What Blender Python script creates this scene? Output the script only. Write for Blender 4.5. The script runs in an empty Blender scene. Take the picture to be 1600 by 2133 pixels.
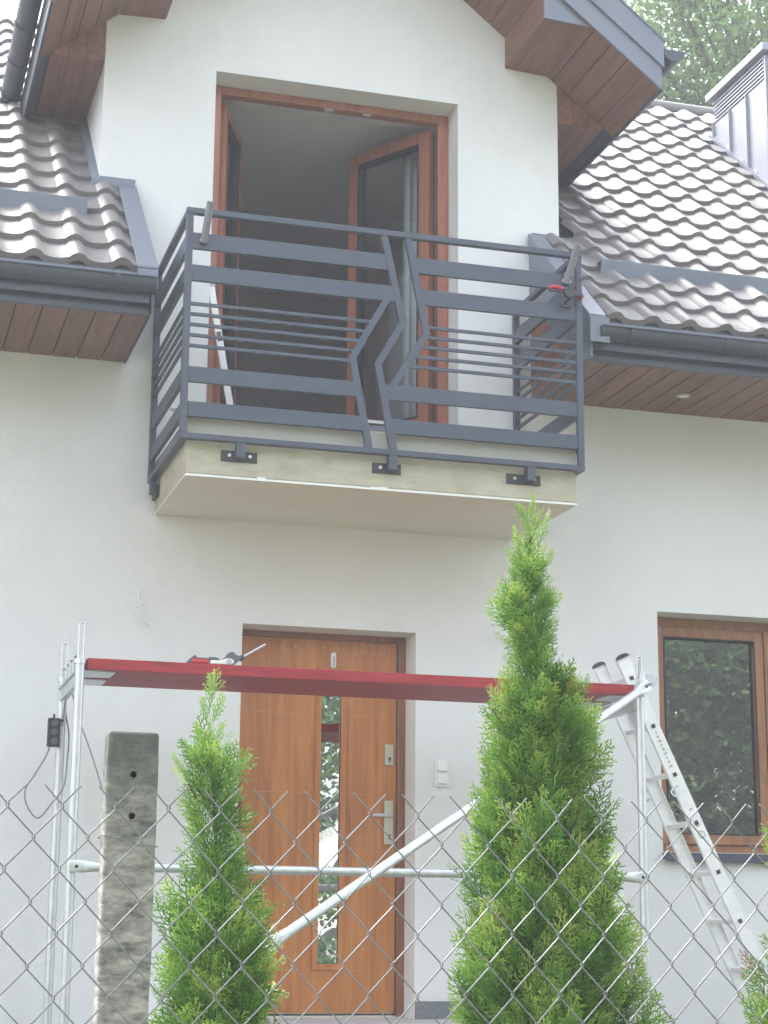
import bpy, math, random
import numpy as np
from mathutils import Vector, Matrix

random.seed(7)
RNG = np.random.default_rng(7)
sc = bpy.context.scene
COL = sc.collection
R = math.radians

# ------------------------------------------------------------------ camera
YAW, PITCH, ROLL = R(16.2344), R(13.03), R(0.4861)
fwd = Vector((math.sin(YAW) * math.cos(PITCH), math.cos(YAW) * math.cos(PITCH), math.sin(PITCH)))
rgt = Vector((math.cos(YAW), -math.sin(YAW), 0))
upv = rgt.cross(fwd)
r2 = rgt * math.cos(ROLL) + upv * math.sin(ROLL)
u2 = -rgt * math.sin(ROLL) + upv * math.cos(ROLL)
cam = bpy.data.cameras.new('camera')
cam.sensor_fit = 'VERTICAL'
cam.sensor_height = 24.0
cam.lens = 3825.7 * 24.0 / 2133.0
cam.clip_start = 0.05
cam.clip_end = 2000
camo = bpy.data.objects.new('camera', cam)
M = Matrix((r2, u2, -fwd)).transposed().to_4x4()
M.translation = Vector((0, -10.6, 1.4))
camo.matrix_world = M
COL.objects.link(camo)
sc.camera = camo

# ------------------------------------------------------------------ light
SUN_EL, SUN_AZ = 56.0, 342.0          # azimuth clockwise from +Y
w = bpy.data.worlds.new('World')
sc.world = w
w.use_nodes = True
nt = w.node_tree
nt.nodes.clear()
sky = nt.nodes.new('ShaderNodeTexSky')
sky.sky_type = 'NISHITA'
sky.sun_disc = False
sky.sun_elevation = R(SUN_EL)
sky.sun_rotation = R(SUN_AZ)
sky.air_density = 1.0
sky.dust_density = 4.0
sky.ozone_density = 1.0
hs = nt.nodes.new('ShaderNodeHueSaturation')
hs.inputs['Saturation'].default_value = 0.40
bg = nt.nodes.new('ShaderNodeBackground')
bg.inputs['Strength'].default_value = 0.15
wo = nt.nodes.new('ShaderNodeOutputWorld')
nt.links.new(sky.outputs[0], hs.inputs['Color'])
nt.links.new(hs.outputs[0], bg.inputs['Color'])
nt.links.new(bg.outputs[0], wo.inputs['Surface'])

sl = bpy.data.lights.new('sun', 'SUN')
sl.energy = 1.5
sl.angle = R(50)
sl.color = (1.0, 0.98, 0.95)
so = bpy.data.objects.new('sun', sl)
COL.objects.link(so)
sd = Vector((math.sin(R(SUN_AZ)) * math.cos(R(SUN_EL)), math.cos(R(SUN_AZ)) * math.cos(R(SUN_EL)), math.sin(R(SUN_EL))))
so.rotation_euler = (-sd).to_track_quat('-Z', 'Y').to_euler()
so.location = sd * 60

vs = sc.view_settings
vs.view_transform = 'Standard'
vs.look = 'None'
vs.gamma = 1
vs.use_curve_mapping = False
vs.exposure = 2.45

# ------------------------------------------------------------------ materials
def mat(name, col, rough=0.6, metal=0.0, spec=0.5, noise=None, bump=None, coat=0.0, rvar=0.0, ovar=0.0):
    """noise=(scale(xyz), detail, amount) value variation ; bump=(scale, strength, dist)"""
    m = bpy.data.materials.new(name)
    m.use_nodes = True
    n = m.node_tree
    b = n.nodes['Principled BSDF']
    b.inputs['Base Color'].default_value = (*col, 1)
    b.inputs['Roughness'].default_value = rough
    b.inputs['Metallic'].default_value = metal
    b.inputs['Specular IOR Level'].default_value = spec
    b.inputs['Coat Weight'].default_value = coat
    tc = n.nodes.new('ShaderNodeTexCoord')
    if noise:
        mp = n.nodes.new('ShaderNodeMapping')
        mp.inputs['Scale'].default_value = noise[0]
        nz = n.nodes.new('ShaderNodeTexNoise')
        nz.inputs['Scale'].default_value = 1.0
        nz.inputs['Detail'].default_value = noise[1]
        nz.inputs['Roughness'].default_value = 0.62
        rp = n.nodes.new('ShaderNodeMapRange')
        rp.inputs['From Min'].default_value = 0.28
        rp.inputs['From Max'].default_value = 0.72
        rp.inputs['To Min'].default_value = 1 - noise[2]
        rp.inputs['To Max'].default_value = 1 + noise[2]
        mx = n.nodes.new('ShaderNodeVectorMath')
        mx.operation = 'SCALE'
        mx.inputs[0].default_value = col
        oi = n.nodes.new('ShaderNodeObjectInfo')
        ad = n.nodes.new('ShaderNodeVectorMath')
        ad.operation = 'ADD'
        n.links.new(tc.outputs['Object'], ad.inputs[0])
        n.links.new(oi.outputs['Random'], ad.inputs[1])
        n.links.new(ad.outputs[0], mp.inputs['Vector'])
        n.links.new(mp.outputs[0], nz.inputs['Vector'])
        n.links.new(nz.outputs['Fac'], rp.inputs['Value'])
        ov = n.nodes.new('ShaderNodeMapRange'); ov.inputs['To Min'].default_value = 1 - ovar; ov.inputs['To Max'].default_value = 1 + ovar
        ml = n.nodes.new('ShaderNodeMath'); ml.operation = 'MULTIPLY'
        n.links.new(oi.outputs['Random'], ov.inputs['Value']); n.links.new(rp.outputs[0], ml.inputs[0]); n.links.new(ov.outputs[0], ml.inputs[1])
        n.links.new(ml.outputs[0], mx.inputs['Scale'])
        n.links.new(mx.outputs[0], b.inputs['Base Color'])
        if rvar:
            rr = n.nodes.new('ShaderNodeMapRange')
            rr.inputs['From Min'].default_value = 0.3
            rr.inputs['From Max'].default_value = 0.7
            rr.inputs['To Min'].default_value = max(0.02, rough - rvar)
            rr.inputs['To Max'].default_value = rough + rvar
            n.links.new(nz.outputs['Fac'], rr.inputs['Value'])
            n.links.new(rr.outputs[0], b.inputs['Roughness'])
    if bump:
        nb = n.nodes.new('ShaderNodeTexNoise')
        nb.inputs['Scale'].default_value = bump[0]
        nb.inputs['Detail'].default_value = 3
        bp = n.nodes.new('ShaderNodeBump')
        bp.inputs['Strength'].default_value = bump[1]
        bp.inputs['Distance'].default_value = bump[2]
        n.links.new(tc.outputs['Object'], nb.inputs['Vector'])
        n.links.new(nb.outputs['Fac'], bp.inputs['Height'])
        n.links.new(bp.outputs[0], b.inputs['Normal'])
    return m

def wood(name, dark, light, scale, rough=0.45, coat=0.0, tone=0.12):
    m = bpy.data.materials.new(name)
    m.use_nodes = True
    n = m.node_tree
    b = n.nodes['Principled BSDF']
    b.inputs['Roughness'].default_value = rough
    b.inputs['Coat Weight'].default_value = coat
    b.inputs['Coat Roughness'].default_value = 0.25
    tc = n.nodes.new('ShaderNodeTexCoord')
    oi = n.nodes.new('ShaderNodeObjectInfo')
    sm = n.nodes.new('ShaderNodeMath'); sm.operation = 'MULTIPLY'; sm.inputs[1].default_value = 9.0
    ad = n.nodes.new('ShaderNodeVectorMath'); ad.operation = 'ADD'
    mp = n.nodes.new('ShaderNodeMapping'); mp.inputs['Scale'].default_value = scale
    nz = n.nodes.new('ShaderNodeTexNoise'); nz.inputs['Scale'].default_value = 1; nz.inputs['Detail'].default_value = 6
    nz.inputs['Distortion'].default_value = 0.9; nz.inputs['Roughness'].default_value = 0.65
    cr = n.nodes.new('ShaderNodeValToRGB')
    cr.color_ramp.elements[0].position = 0.30; cr.color_ramp.elements[0].color = (*dark, 1)
    cr.color_ramp.elements[1].position = 0.66; cr.color_ramp.elements[1].color = (*light, 1)
    mr = n.nodes.new('ShaderNodeMapRange'); mr.inputs['To Min'].default_value = 1 - tone; mr.inputs['To Max'].default_value = 1 + tone
    vm = n.nodes.new('ShaderNodeVectorMath'); vm.operation = 'SCALE'
    L = n.links.new
    L(oi.outputs['Random'], sm.inputs[0]); L(tc.outputs['Object'], ad.inputs[0]); L(sm.outputs[0], ad.inputs[1])
    L(ad.outputs[0], mp.inputs[0]); L(mp.outputs[0], nz.inputs['Vector']); L(nz.outputs['Fac'], cr.inputs['Fac'])
    L(oi.outputs['Random'], mr.inputs['Value']); L(cr.outputs['Color'], vm.inputs[0]); L(mr.outputs[0], vm.inputs['Scale'])
    L(vm.outputs[0], b.inputs['Base Color'])
    return m

def two_tone(name, c1, c2, scale, lo, hi, rough=0.85, bump=0.4, zsplit=None, czs=None, soft=0.006, amp=0.16):
    """patchy material: c1/c2 by noise; optional colour above a ragged object-space height"""
    m = bpy.data.materials.new(name)
    m.use_nodes = True
    n = m.node_tree; L = n.links.new
    b = n.nodes['Principled BSDF']; b.inputs['Roughness'].default_value = rough
    b.inputs['Specular IOR Level'].default_value = 0.25
    tc = n.nodes.new('ShaderNodeTexCoord')
    mp = n.nodes.new('ShaderNodeMapping'); mp.inputs['Scale'].default_value = scale
    nz = n.nodes.new('ShaderNodeTexNoise'); nz.inputs['Scale'].default_value = 1; nz.inputs['Detail'].default_value = 9
    nz.inputs['Roughness'].default_value = 0.7
    cr = n.nodes.new('ShaderNodeValToRGB')
    cr.color_ramp.elements[0].position = lo; cr.color_ramp.elements[0].color = (*c1, 1)
    cr.color_ramp.elements[1].position = hi; cr.color_ramp.elements[1].color = (*c2, 1)
    L(tc.outputs['Object'], mp.inputs[0]); L(mp.outputs[0], nz.inputs['Vector']); L(nz.outputs['Fac'], cr.inputs['Fac'])
    out = cr.outputs['Color']
    if zsplit is not None:
        sp = n.nodes.new('ShaderNodeSeparateXYZ'); L(tc.outputs['Object'], sp.inputs[0])
        n2 = n.nodes.new('ShaderNodeTexNoise'); n2.inputs['Scale'].default_value = 5; n2.inputs['Detail'].default_value = 5
        L(tc.outputs['Object'], n2.inputs['Vector'])
        a = n.nodes.new('ShaderNodeMath'); a.operation = 'MULTIPLY_ADD'; a.inputs[1].default_value = amp; L(n2.outputs['Fac'], a.inputs[0]); L(sp.outputs['Z'], a.inputs[2])
        r = n.nodes.new('ShaderNodeMapRange'); r.inputs['From Min'].default_value = zsplit + amp / 2 - soft; r.inputs['From Max'].default_value = zsplit + amp / 2 + soft
        if soft > .02: n2.inputs['Scale'].default_value = 26; n2.inputs['Roughness'].default_value = 0.7
        L(a.outputs[0], r.inputs['Value'])
        mx = n.nodes.new('ShaderNodeMix'); mx.data_type = 'RGBA'
        L(r.outputs[0], mx.inputs['Factor']); L(out, mx.inputs['A']); mx.inputs['B'].default_value = (*czs, 1)
        out = mx.outputs['Result']
    L(out, b.inputs['Base Color'])
    bp = n.nodes.new('ShaderNodeBump'); bp.inputs['Strength'].default_value = bump; bp.inputs['Distance'].default_value = 0.0065
    L(nz.outputs['Fac'], bp.inputs['Height']); L(bp.outputs[0], b.inputs['Normal'])
    return m

PLASTER = mat('white_plaster', (0.80, 0.80, 0.785), 0.93, spec=0.2, noise=((1.1, 1.1, 0.5), 8, 0.05), bump=(190, 0.8, 0.006))
REVEAL = mat('reveal_plaster', (0.76, 0.76, 0.745), 0.93, spec=0.2, noise=((2, 2, 2), 3, 0.03), bump=(220, 0.25, 0.003))
ANTH = mat('anthracite_metal', (0.055, 0.068, 0.092), 0.40, spec=0.5, noise=((3, 3, 3), 3, 0.04), rvar=0.03)
RAILM = mat('railing_paint', (0.058, 0.072, 0.100), 0.42, spec=0.5, noise=((5, 5, 5), 3, 0.08), rvar=0.05)
TRIM = mat('sky_lightened_trim_metal', (0.17, 0.19, 0.235), 0.40, spec=0.5, noise=((2.5, 2.5, 2.5), 3, 0.08), rvar=0.06)  # anthracite sheet too; its sky reflection is put into the lighter base colour
TILE = mat('coated_tile_steel', (0.185, 0.176, 0.170), 0.52, spec=0.55, noise=((5, 5, 5), 4, 0.07), rvar=0.05, ovar=0.06)
PANELG = mat('chimney_panel_metal', (0.30, 0.31, 0.35), 0.42, spec=0.5, noise=((2, 2, 2), 3, 0.05))
SOFF = wood('soffit_board_wood', (0.140, 0.058, 0.034), (0.260, 0.118, 0.072), (18, 1.2, 18), 0.5, tone=0.10)
SOFFB = mat('soffit_backing', (0.03, 0.02, 0.015), 0.8)
DOORW = wood('golden_oak_door', (0.34, 0.105, 0.019), (0.58, 0.215, 0.045), (16, 16, 1.1), 0.38, coat=0.25, tone=0.04)
DOORF = wood('golden_oak_frame', (0.17, 0.060, 0.020), (0.29, 0.112, 0.040), (20, 20, 1.4), 0.4, coat=0.2, tone=0.04)
GROOVE = mat('door_groove', (0.50, 0.25, 0.10), 0.5)
WINW = wood('oak_window_frame', (0.20, 0.080, 0.030), (0.38, 0.170, 0.070), (14, 14, 1.6), 0.42, coat=0.15, tone=0.05)
SASHW = wood('red_oak_sash', (0.25, 0.085, 0.045), (0.40, 0.150, 0.085), (16, 16, 1.5), 0.42, coat=0.1, tone=0.05)
DARK = mat('black_rubber', (0.02, 0.02, 0.022), 0.7)
GALV = mat('galvanised_steel', (0.60, 0.62, 0.63), 0.38, metal=0.7, noise=((40, 40, 12), 5, 0.13), rvar=0.09)
GALVW = mat('galvanised_wire', (0.20, 0.205, 0.21), 0.5, metal=0.4, noise=((30, 30, 30), 3, 0.2))
ALU = mat('ladder_aluminium', (0.82, 0.82, 0.81), 0.42, metal=0.25, noise=((6, 6, 20), 3, 0.06), rvar=0.06)
RED = mat('red_plank_paint', (0.34, 0.034, 0.042), 0.58, spec=0.25, noise=((5, 40, 40), 6, 0.30), rvar=0.10)
CONC = two_tone('weathered_concrete', (0.13, 0.13, 0.115), (0.47, 0.455, 0.41), (24, 24, 60), 0.33, 0.64, 0.95, 0.9, zsplit=0.745, czs=(0.12, 0.122, 0.11), soft=0.10, amp=0.35)
CONCL = mat('light_concrete_edge', (0.50, 0.47, 0.40), 0.9, noise=((20, 20, 6), 5, 0.15))
SLAB = two_tone('raw_balcony_mortar', (0.41, 0.375, 0.285), (0.51, 0.475, 0.375), (6, 6, 14), 0.36, 0.62, 0.92, 0.6, zsplit=0.045, czs=(0.42, 0.415, 0.37))
SLABU = mat('balcony_underside_plaster', (0.70, 0.71, 0.60), 0.9, noise=((1.5, 1.5, 1.5), 4, 0.05), bump=(160, 0.3, 0.003))
WHITE = mat('white_plastic', (0.78, 0.78, 0.76), 0.4)
GREYP = mat('grey_plastic', (0.42, 0.43, 0.43), 0.4)
NICKEL = mat('brushed_nickel', (0.56, 0.54, 0.45), 0.32, metal=0.75)
BLACKP = mat('black_plastic', (0.03, 0.032, 0.038), 0.45)
DGREY = mat('dark_grey_plastic', (0.10, 0.105, 0.115), 0.5)
REDP = mat('red_plastic', (0.50, 0.03, 0.05), 0.4)
CABLE = mat('grey_cable', (0.22, 0.22, 0.22), 0.55)
CHALK = mat('chalk_mark', (0.56, 0.30, 0.14), 0.9)
ROOMW = mat('room_wall_paint', (0.66, 0.66, 0.68), 0.9)
ROOMC = mat('room_ceiling_paint', (0.80, 0.80, 0.80), 0.9)
ROOMF = mat('room_floor', (0.16, 0.11, 0.08), 0.6)
TERR = mat('terrace_concrete', (0.55, 0.54, 0.52), 0.85, noise=((5, 5, 5), 6, 0.15), bump=(60, 0.4, 0.004))
SKIRT = mat('grey_mosaic_plinth', (0.17, 0.185, 0.19), 0.9, noise=((120, 120, 120), 2, 0.3), bump=(200, 0.6, 0.004))
ASPH = mat('asphalt', (0.055, 0.055, 0.055), 0.9, noise=((40, 40, 40), 4, 0.2))
CARW = mat('white_van_paint', (0.80, 0.80, 0.80), 0.2, coat=0.8)
CARG = mat('van_window_glass', (0.015, 0.018, 0.02), 0.05, spec=0.8)
GRASSM = two_tone('lawn_soil', (0.072, 0.086, 0.040), (0.150, 0.150, 0.095), (3, 3, 3), 0.35, 0.65, 0.95, 0.7)
TRUNK = mat('bark', (0.085, 0.068, 0.045), 0.9, noise=((20, 20, 5), 5, 0.3), bump=(40, 0.6, 0.01))
CURT = mat('pale_curtain', (0.72, 0.80, 0.77), 0.9)
STUB = mat('grey_steel_pipe', (0.20, 0.20, 0.215), 0.45)

def glassy(name, tint, rough, spec_mix):
    m = bpy.data.materials.new(name); m.use_nodes = True
    n = m.node_tree; b = n.nodes['Principled BSDF']
    b.inputs['Base Color'].default_value = (*tint, 1); b.inputs['Roughness'].default_value = rough
    b.inputs['Metallic'].default_value = spec_mix
    b.inputs['Specular IOR Level'].default_value = 1.0
    b.inputs['IOR'].default_value = 1.6
    return m
MIRG = glassy('mirrored_door_glass', (0.62, 0.66, 0.62), 0.01, 1.0)

def window_glass(name, k0, kedge, tint):
    """real pane: clear glass whose two faces reflect by viewing angle (double glazing)"""
    m = bpy.data.materials.new(name); m.use_nodes = True
    n = m.node_tree; n.nodes.clear(); L = n.links.new
    o = n.nodes.new('ShaderNodeOutputMaterial')
    tr = n.nodes.new('ShaderNodeBsdfTransparent'); tr.inputs[0].default_value = (*tint, 1)
    gl = n.nodes.new('ShaderNodeBsdfGlossy'); gl.inputs['Roughness'].default_value = 0.0
    lw = n.nodes.new('ShaderNodeLayerWeight'); lw.inputs['Blend'].default_value = 0.25
    mr = n.nodes.new('ShaderNodeMapRange'); mr.inputs['To Min'].default_value = k0; mr.inputs['To Max'].default_value = kedge
    mx = n.nodes.new('ShaderNodeMixShader')
    L(lw.outputs['Fresnel'], mr.inputs['Value']); L(mr.outputs[0], mx.inputs[0]); L(tr.outputs[0], mx.inputs[1]); L(gl.outputs[0], mx.inputs[2]); L(mx.outputs[0], o.inputs['Surface'])
    return m
GLASS = window_glass('window_glass', 0.40, 0.9, (0.75, 0.78, 0.77))
SGLASS = window_glass('sash_glass', 0.07, 0.8, (0.93, 0.94, 0.95))

def leafmat(name, stops, trans=0.25, rough=0.55):
    m = bpy.data.materials.new(name); m.use_nodes = True
    n = m.node_tree; L = n.links.new
    b = n.nodes['Principled BSDF']; b.inputs['Roughness'].default_value = rough
    b.inputs['Specular IOR Level'].default_value = 0.3
    at = n.nodes.new('ShaderNodeAttribute'); at.attribute_name = 'tone'
    cr = n.nodes.new('ShaderNodeValToRGB')
    el = cr.color_ramp.elements
    el[0].position = stops[0][0]; el[0].color = (*stops[0][1], 1)
    el[1].position = stops[-1][0]; el[1].color = (*stops[-1][1], 1)
    for p, c in stops[1:-1]:
        e = el.new(p); e.color = (*c, 1)
    L(at.outputs['Fac'], cr.inputs['Fac']); L(cr.outputs['Color'], b.inputs['Base Color'])
    tl = n.nodes.new('ShaderNodeBsdfTranslucent'); L(cr.outputs['Color'], tl.inputs['Color'])
    mx = n.nodes.new('ShaderNodeMixShader'); mx.inputs[0].default_value = trans
    L(b.outputs[0], mx.inputs[1]); L(tl.outputs[0], mx.inputs[2]); L(mx.outputs[0], n.nodes['Material Output'].inputs['Surface'])
    return m
THUJA = leafmat('thuja_foliage', [(0.0, (0.014, 0.050, 0.012)), (0.32, (0.048, 0.145, 0.026)), (0.65, (0.145, 0.300, 0.045)), (0.93, (0.42, 0.54, 0.13)), (1.0, (0.30, 0.15, 0.06))], 0.28)  # darkest stop adds painted crown shade; pale stops are new growth
LEAF = leafmat('tree_leaves', [(0.0, (0.045, 0.11, 0.03)), (0.5, (0.095, 0.18, 0.055)), (1.0, (0.19, 0.28, 0.10))], 0.5)

# ------------------------------------------------------------------ mesh helpers
class MB:
    def __init__(s): s.v = []; s.f = []
    def add(s, vs, fs):
        o = len(s.v); s.v += [tuple(p) for p in vs]; s.f += [tuple(i + o for i in f) for f in fs]; return s
    def box(s, a, b):
        (x0, y0, z0), (x1, y1, z1) = a, b
        x0, x1 = sorted((x0, x1)); y0, y1 = sorted((y0, y1)); z0, z1 = sorted((z0, z1))
        return s.add([(x0, y0, z0), (x1, y0, z0), (x1, y1, z0), (x0, y1, z0), (x0, y0, z1), (x1, y0, z1), (x1, y1, z1), (x0, y1, z1)],
                     [(0, 3, 2, 1), (4, 5, 6, 7), (0, 1, 5, 4), (1, 2, 6, 5), (2, 3, 7, 6), (3, 0, 4, 7)])
    def obox(s, c, ax, ay, az):
        """oriented box: centre + three half-axis vectors"""
        c, ax, ay, az = map(Vector, (c, ax, ay, az))
        P = [c + ax * i + ay * j + az * k for k in (-1, 1) for (i, j) in ((-1, -1), (1, -1), (1, 1), (-1, 1))]
        return s.add(P, [(0, 3, 2, 1), (4, 5, 6, 7), (0, 1, 5, 4), (1, 2, 6, 5), (2, 3, 7, 6), (3, 0, 4, 7)])
    def tube(s, pts, r, n=10, cap=True, flat=None):
        pts = [Vector(p) for p in pts]
        rs = r if isinstance(r, (list, tuple)) else [r] * len(pts)
        o = len(s.v); up = None
        for i, p in enumerate(pts):
            d = (pts[min(i + 1, len(pts) - 1)] - pts[max(i - 1, 0)]).normalized()
            if up is None:
                up = Vector((0, 0, 1)) if abs(d.z) < 0.9 else Vector((0, 1, 0))
            a = d.cross(up)
            if a.length < 1e-4: a = d.orthogonal()
            a.normalize(); b = a.cross(d).normalized(); up = b
            for k in range(n):
                t = 2 * math.pi * k / n
                s.v.append(tuple(p + a * math.cos(t) * rs[i] + b * math.sin(t) * rs[i]))
        for i in range(len(pts) - 1):
            for k in range(n):
                s.f.append((o + i * n + k, o + i * n + (k + 1) % n, o + (i + 1) * n + (k + 1) % n, o + (i + 1) * n + k))
        if cap:
            s.f.append(tuple(o + k for k in range(n))[::-1]); s.f.append(tuple(o + (len(pts) - 1) * n + k for k in range(n)))
        return s
    def prism(s, poly, axis, a, b):
        """polygon extruded along an axis. axis 'y': poly=(x,z); 'x': poly=(y,z); 'z': poly=(x,y)"""
        def P(u, v, t):
            return {'y': (u, t, v), 'x': (t, u, v), 'z': (u, v, t)}[axis]
        n = len(poly)
        vs = [P(u, v, a) for u, v in poly] + [P(u, v, b) for u, v in poly]
        return s.add(vs, [tuple(range(n)), tuple(range(2 * n - 1, n - 1, -1))] + [(i, i + n, (i + 1) % n + n, (i + 1) % n) for i in range(n)])
    def quad(s, *p): return s.add(p, [tuple(range(len(p)))])

WL = {}
def empty(name, loc=(0, 0, 0)):
    o = bpy.data.objects.new(name, None); COL.objects.link(o); o.location = loc
    o.empty_display_size = 0.2
    WL[o] = Vector(loc); return o
def obj(name, mb, m, parent=None, bev=0, smooth=False, origin=None, label=None, fixn=True):
    vs = np.array(mb.v, float)
    c = Vector((vs.min(0) + vs.max(0)) / 2) if origin is None else Vector(origin)
    me = bpy.data.meshes.new(name)
    me.from_pydata([tuple(Vector(p) - c) for p in mb.v], [], mb.f)
    me.materials.append(m)
    if fixn:
        import bmesh
        bm = bmesh.new(); bm.from_mesh(me); bmesh.ops.recalc_face_normals(bm, faces=bm.faces); bm.to_mesh(me); bm.free()
    if smooth:
        me.polygons.foreach_set('use_smooth', [True] * len(me.polygons))
        me.set_sharp_from_angle(angle=R(35))
    o = bpy.data.objects.new(name, me); COL.objects.link(o)
    WL[o] = c
    if parent is not None:
        o.parent = parent; o.location = c - WL[parent]
    else:
        o.location = c
    if bev:
        b = o.modifiers.new('bevel', 'BEVEL'); b.width = bev; b.segments = 2; b.limit_method = 'ANGLE'; b.angle_limit = R(40)
    if label: o['label'] = label
    return o
def clone(o, loc, parent):
    c = o.copy(); COL.objects.link(c); c.parent = parent; WL[c] = Vector(loc)
    c.location = Vector(loc) - WL[parent]; return c
def tag(o, label, cat, group=None):
    o['label'] = label; o['category'] = cat
    if group: o['group'] = group
    return o
def struct(o): o['kind'] = 'structure'; return o
def catmull(pts, k=6):
    P = [Vector(p) for p in pts]; P = [P[0] * 2 - P[1]] + P + [P[-1] * 2 - P[-2]]; out = []
    for i in range(1, len(P) - 2):
        for j in range(k):
            t = j / k
            out.append(0.5 * ((2 * P[i]) + (P[i + 1] - P[i - 1]) * t + (2 * P[i - 1] - 5 * P[i] + 4 * P[i + 1] - P[i + 2]) * t * t + (3 * P[i] - P[i - 1] - 3 * P[i + 1] + P[i + 2]) * t ** 3))
    out.append(P[-2]); return out

# ------------------------------------------------------------------ ground, road
def gz(y):
    ks = [(-90, 0.8), (-18, 0.8), (-13, 0.8), (-11.2, 0.0), (-8, 0.08), (-6, 0.22), (-2.2, 0.72), (-1.6, 0.78), (40, 0.78), (300, 0.78)]
    for (a, za), (b, zb) in zip(ks, ks[1:]):
        if a <= y <= b: return za + (zb - za) * (y - a) / (b - a)
    return 0.8
g = MB()
ys = [-80, -60, -35, -18, -13.6, -13, -11.2, -10, -9, -8, -7, -6, -5, -4, -3, -2.2, -1.6, 0, 20, 80]
xs = [-80, -50, -20, -8, -4, 0, 2, 4, 6, 8, 12, 20, 50, 80]
for y in ys:
    for x in xs:
        g.v.append((x, y, gz(y) + 0.03 * math.sin(x * 1.7 + y)))
for j in range(len(ys) - 1):
    for i in range(len(xs) - 1):
        a = j * len(xs) + i; g.f.append((a, a + 1, a + 1 + len(xs), a + len(xs)))
struct(obj('ground', g, GRASSM, smooth=True, origin=(0, 0, 0)))
struct(obj('road', MB().box((-79, -18.4, 0.74), (79, -13.8, 0.86)), ASPH))
ter = obj('terrace', MB().box((1.6, -1.25, 0.70), (4.22, 0.22, 0.935)), TERR, bev=0.01)
struct(ter)

# ================================================================== HOUSE
H = empty('house', (2.76, 0, 0.78))
tag(H, 'white plastered house with dormer, steel balcony, brown door and grey tiled roof', 'house')

# --- wall with openings (front skin) + reveals
OPEN = [(2.216, 0.935, 3.296, 3.212, 0.22), (4.905, 1.93, 6.62, 3.438, 0.20), (1.955, 4.50, 3.57, 6.745, 0.20)]
GS = 0.79; GA = 8.18          # gable rake slope and apex height of the soffit plane
wall = MB()
def cells(x0, x1, z0, z1):
    X = sorted({x0, x1} | {v for o in OPEN for v in (o[0], o[2]) if x0 < v < x1})
    Z = sorted({z0, z1} | {v for o in OPEN for v in (o[1], o[3]) if z0 < v < z1})
    for a, b in zip(X, X[1:]):
        for c, d in zip(Z, Z[1:]):
            cx, cz = (a + b) / 2, (c + d) / 2
            if any(o[0] < cx < o[2] and o[1] < cz < o[3] for o in OPEN): continue
            wall.quad((a, 0, c), (b, 0, c), (b, 0, d), (a, 0, d))
cells(-4, 1.25, 0.6, 4.9); cells(4.27, 13, 0.6, 4.9); cells(1.25, 4.27, 0.6, 6.99)
wall.quad((1.25, 0, 6.99), (4.27, 0, 6.99), (2.76, 0, 8.18))
wall.quad((1.25, 0, 4.9), (1.25, 3.2, 4.9), (1.25, 3.2, 6.99), (1.25, 0, 6.99))
wall.quad((4.27, 0, 4.9), (4.27, 3.2, 4.9), (4.27, 3.2, 6.99), (4.27, 0, 6.99))
W = obj('wall', wall, PLASTER, H, origin=(0, 0, 0), fixn=False)
for x0, z0, x1, z1, d in OPEN:
    rv = MB(); e = 0.0
    rv.quad((x0, e, z0), (x0, d + 0.1, z0), (x0, d + 0.1, z1), (x0, e, z1))
    rv.quad((x1, e, z0), (x1, d + 0.1, z0), (x1, d + 0.1, z1), (x1, e, z1))
    rv.quad((x0, e, z1), (x1, e, z1), (x1, d + 0.1, z1), (x0, d + 0.1, z1))
    rv.quad((x0, e, z0), (x1, e, z0), (x1, d + 0.1, z0), (x0, d + 0.1, z0))
    obj('reveal', rv, REVEAL, H, fixn=False)
for a_, b_ in ((3.30, 4.22), (2.02, 2.21)): obj('plinth', MB().box((a_, -0.022, 0.93), (b_, 0.0, 1.036)), SKIRT, H, bev=0.003)

# --- rooms behind the openings
rm = MB()
def room(x0, x1, y0, y1, z0, z1, hole):
    hx0, hz0, hx1, hz1 = hole
    a = MB()
    a.quad((x0, y1, z0), (x1, y1, z0), (x1, y1, z1), (x0, y1, z1))
    a.quad((x0, y0, z0), (x0, y1, z0), (x0, y1, z1), (x0, y0, z1))
    a.quad((x1, y0, z0), (x1, y1, z0), (x1, y1, z1), (x1, y0, z1))
    for q in ((x0, hx0, z0, z1), (hx1, x1, z0, z1), (hx0, hx1, z0, hz0), (hx0, hx1, hz1, z1)):
        a.quad((q[0], y0, q[2]), (q[1], y0, q[2]), (q[1], y0, q[3]), (q[0], y0, q[3]))
    # lintel / jamb thickness
    a.quad((hx0, y0, hz1), (hx1, y0, hz1), (hx1, y0 - 0.16, hz1), (hx0, y0 - 0.16, hz1))
    a.quad((hx0, y0, hz0), (hx0, y0 - 0.16, hz0), (hx0, y0 - 0.16, hz1), (hx0, y0, hz1))
    a.quad((hx1, y0, hz0), (hx1, y0 - 0.16, hz0), (hx1, y0 - 0.16, hz1), (hx1, y0, hz1))
    obj('interior_wall', a, ROOMW, H, fixn=False)
    obj('interior_ceiling', MB().quad((x0, y0, z1), (x1, y0, z1), (x1, y1, z1), (x0, y1, z1)), ROOMC, H, fixn=False)
    obj('interior_floor', MB().box((x0, y0 - 0.2, z0 - 0.03), (x1, y1, z0)), ROOMF, H)
room(1.35, 4.15, 0.43, 4.2, 4.50, 6.83, (1.99, 4.55, 3.54, 6.735))
room(4.6, 8.2, 0.43, 3.8, 1.2, 3.7, (4.93, 1.98, 6.6, 3.40))

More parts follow.
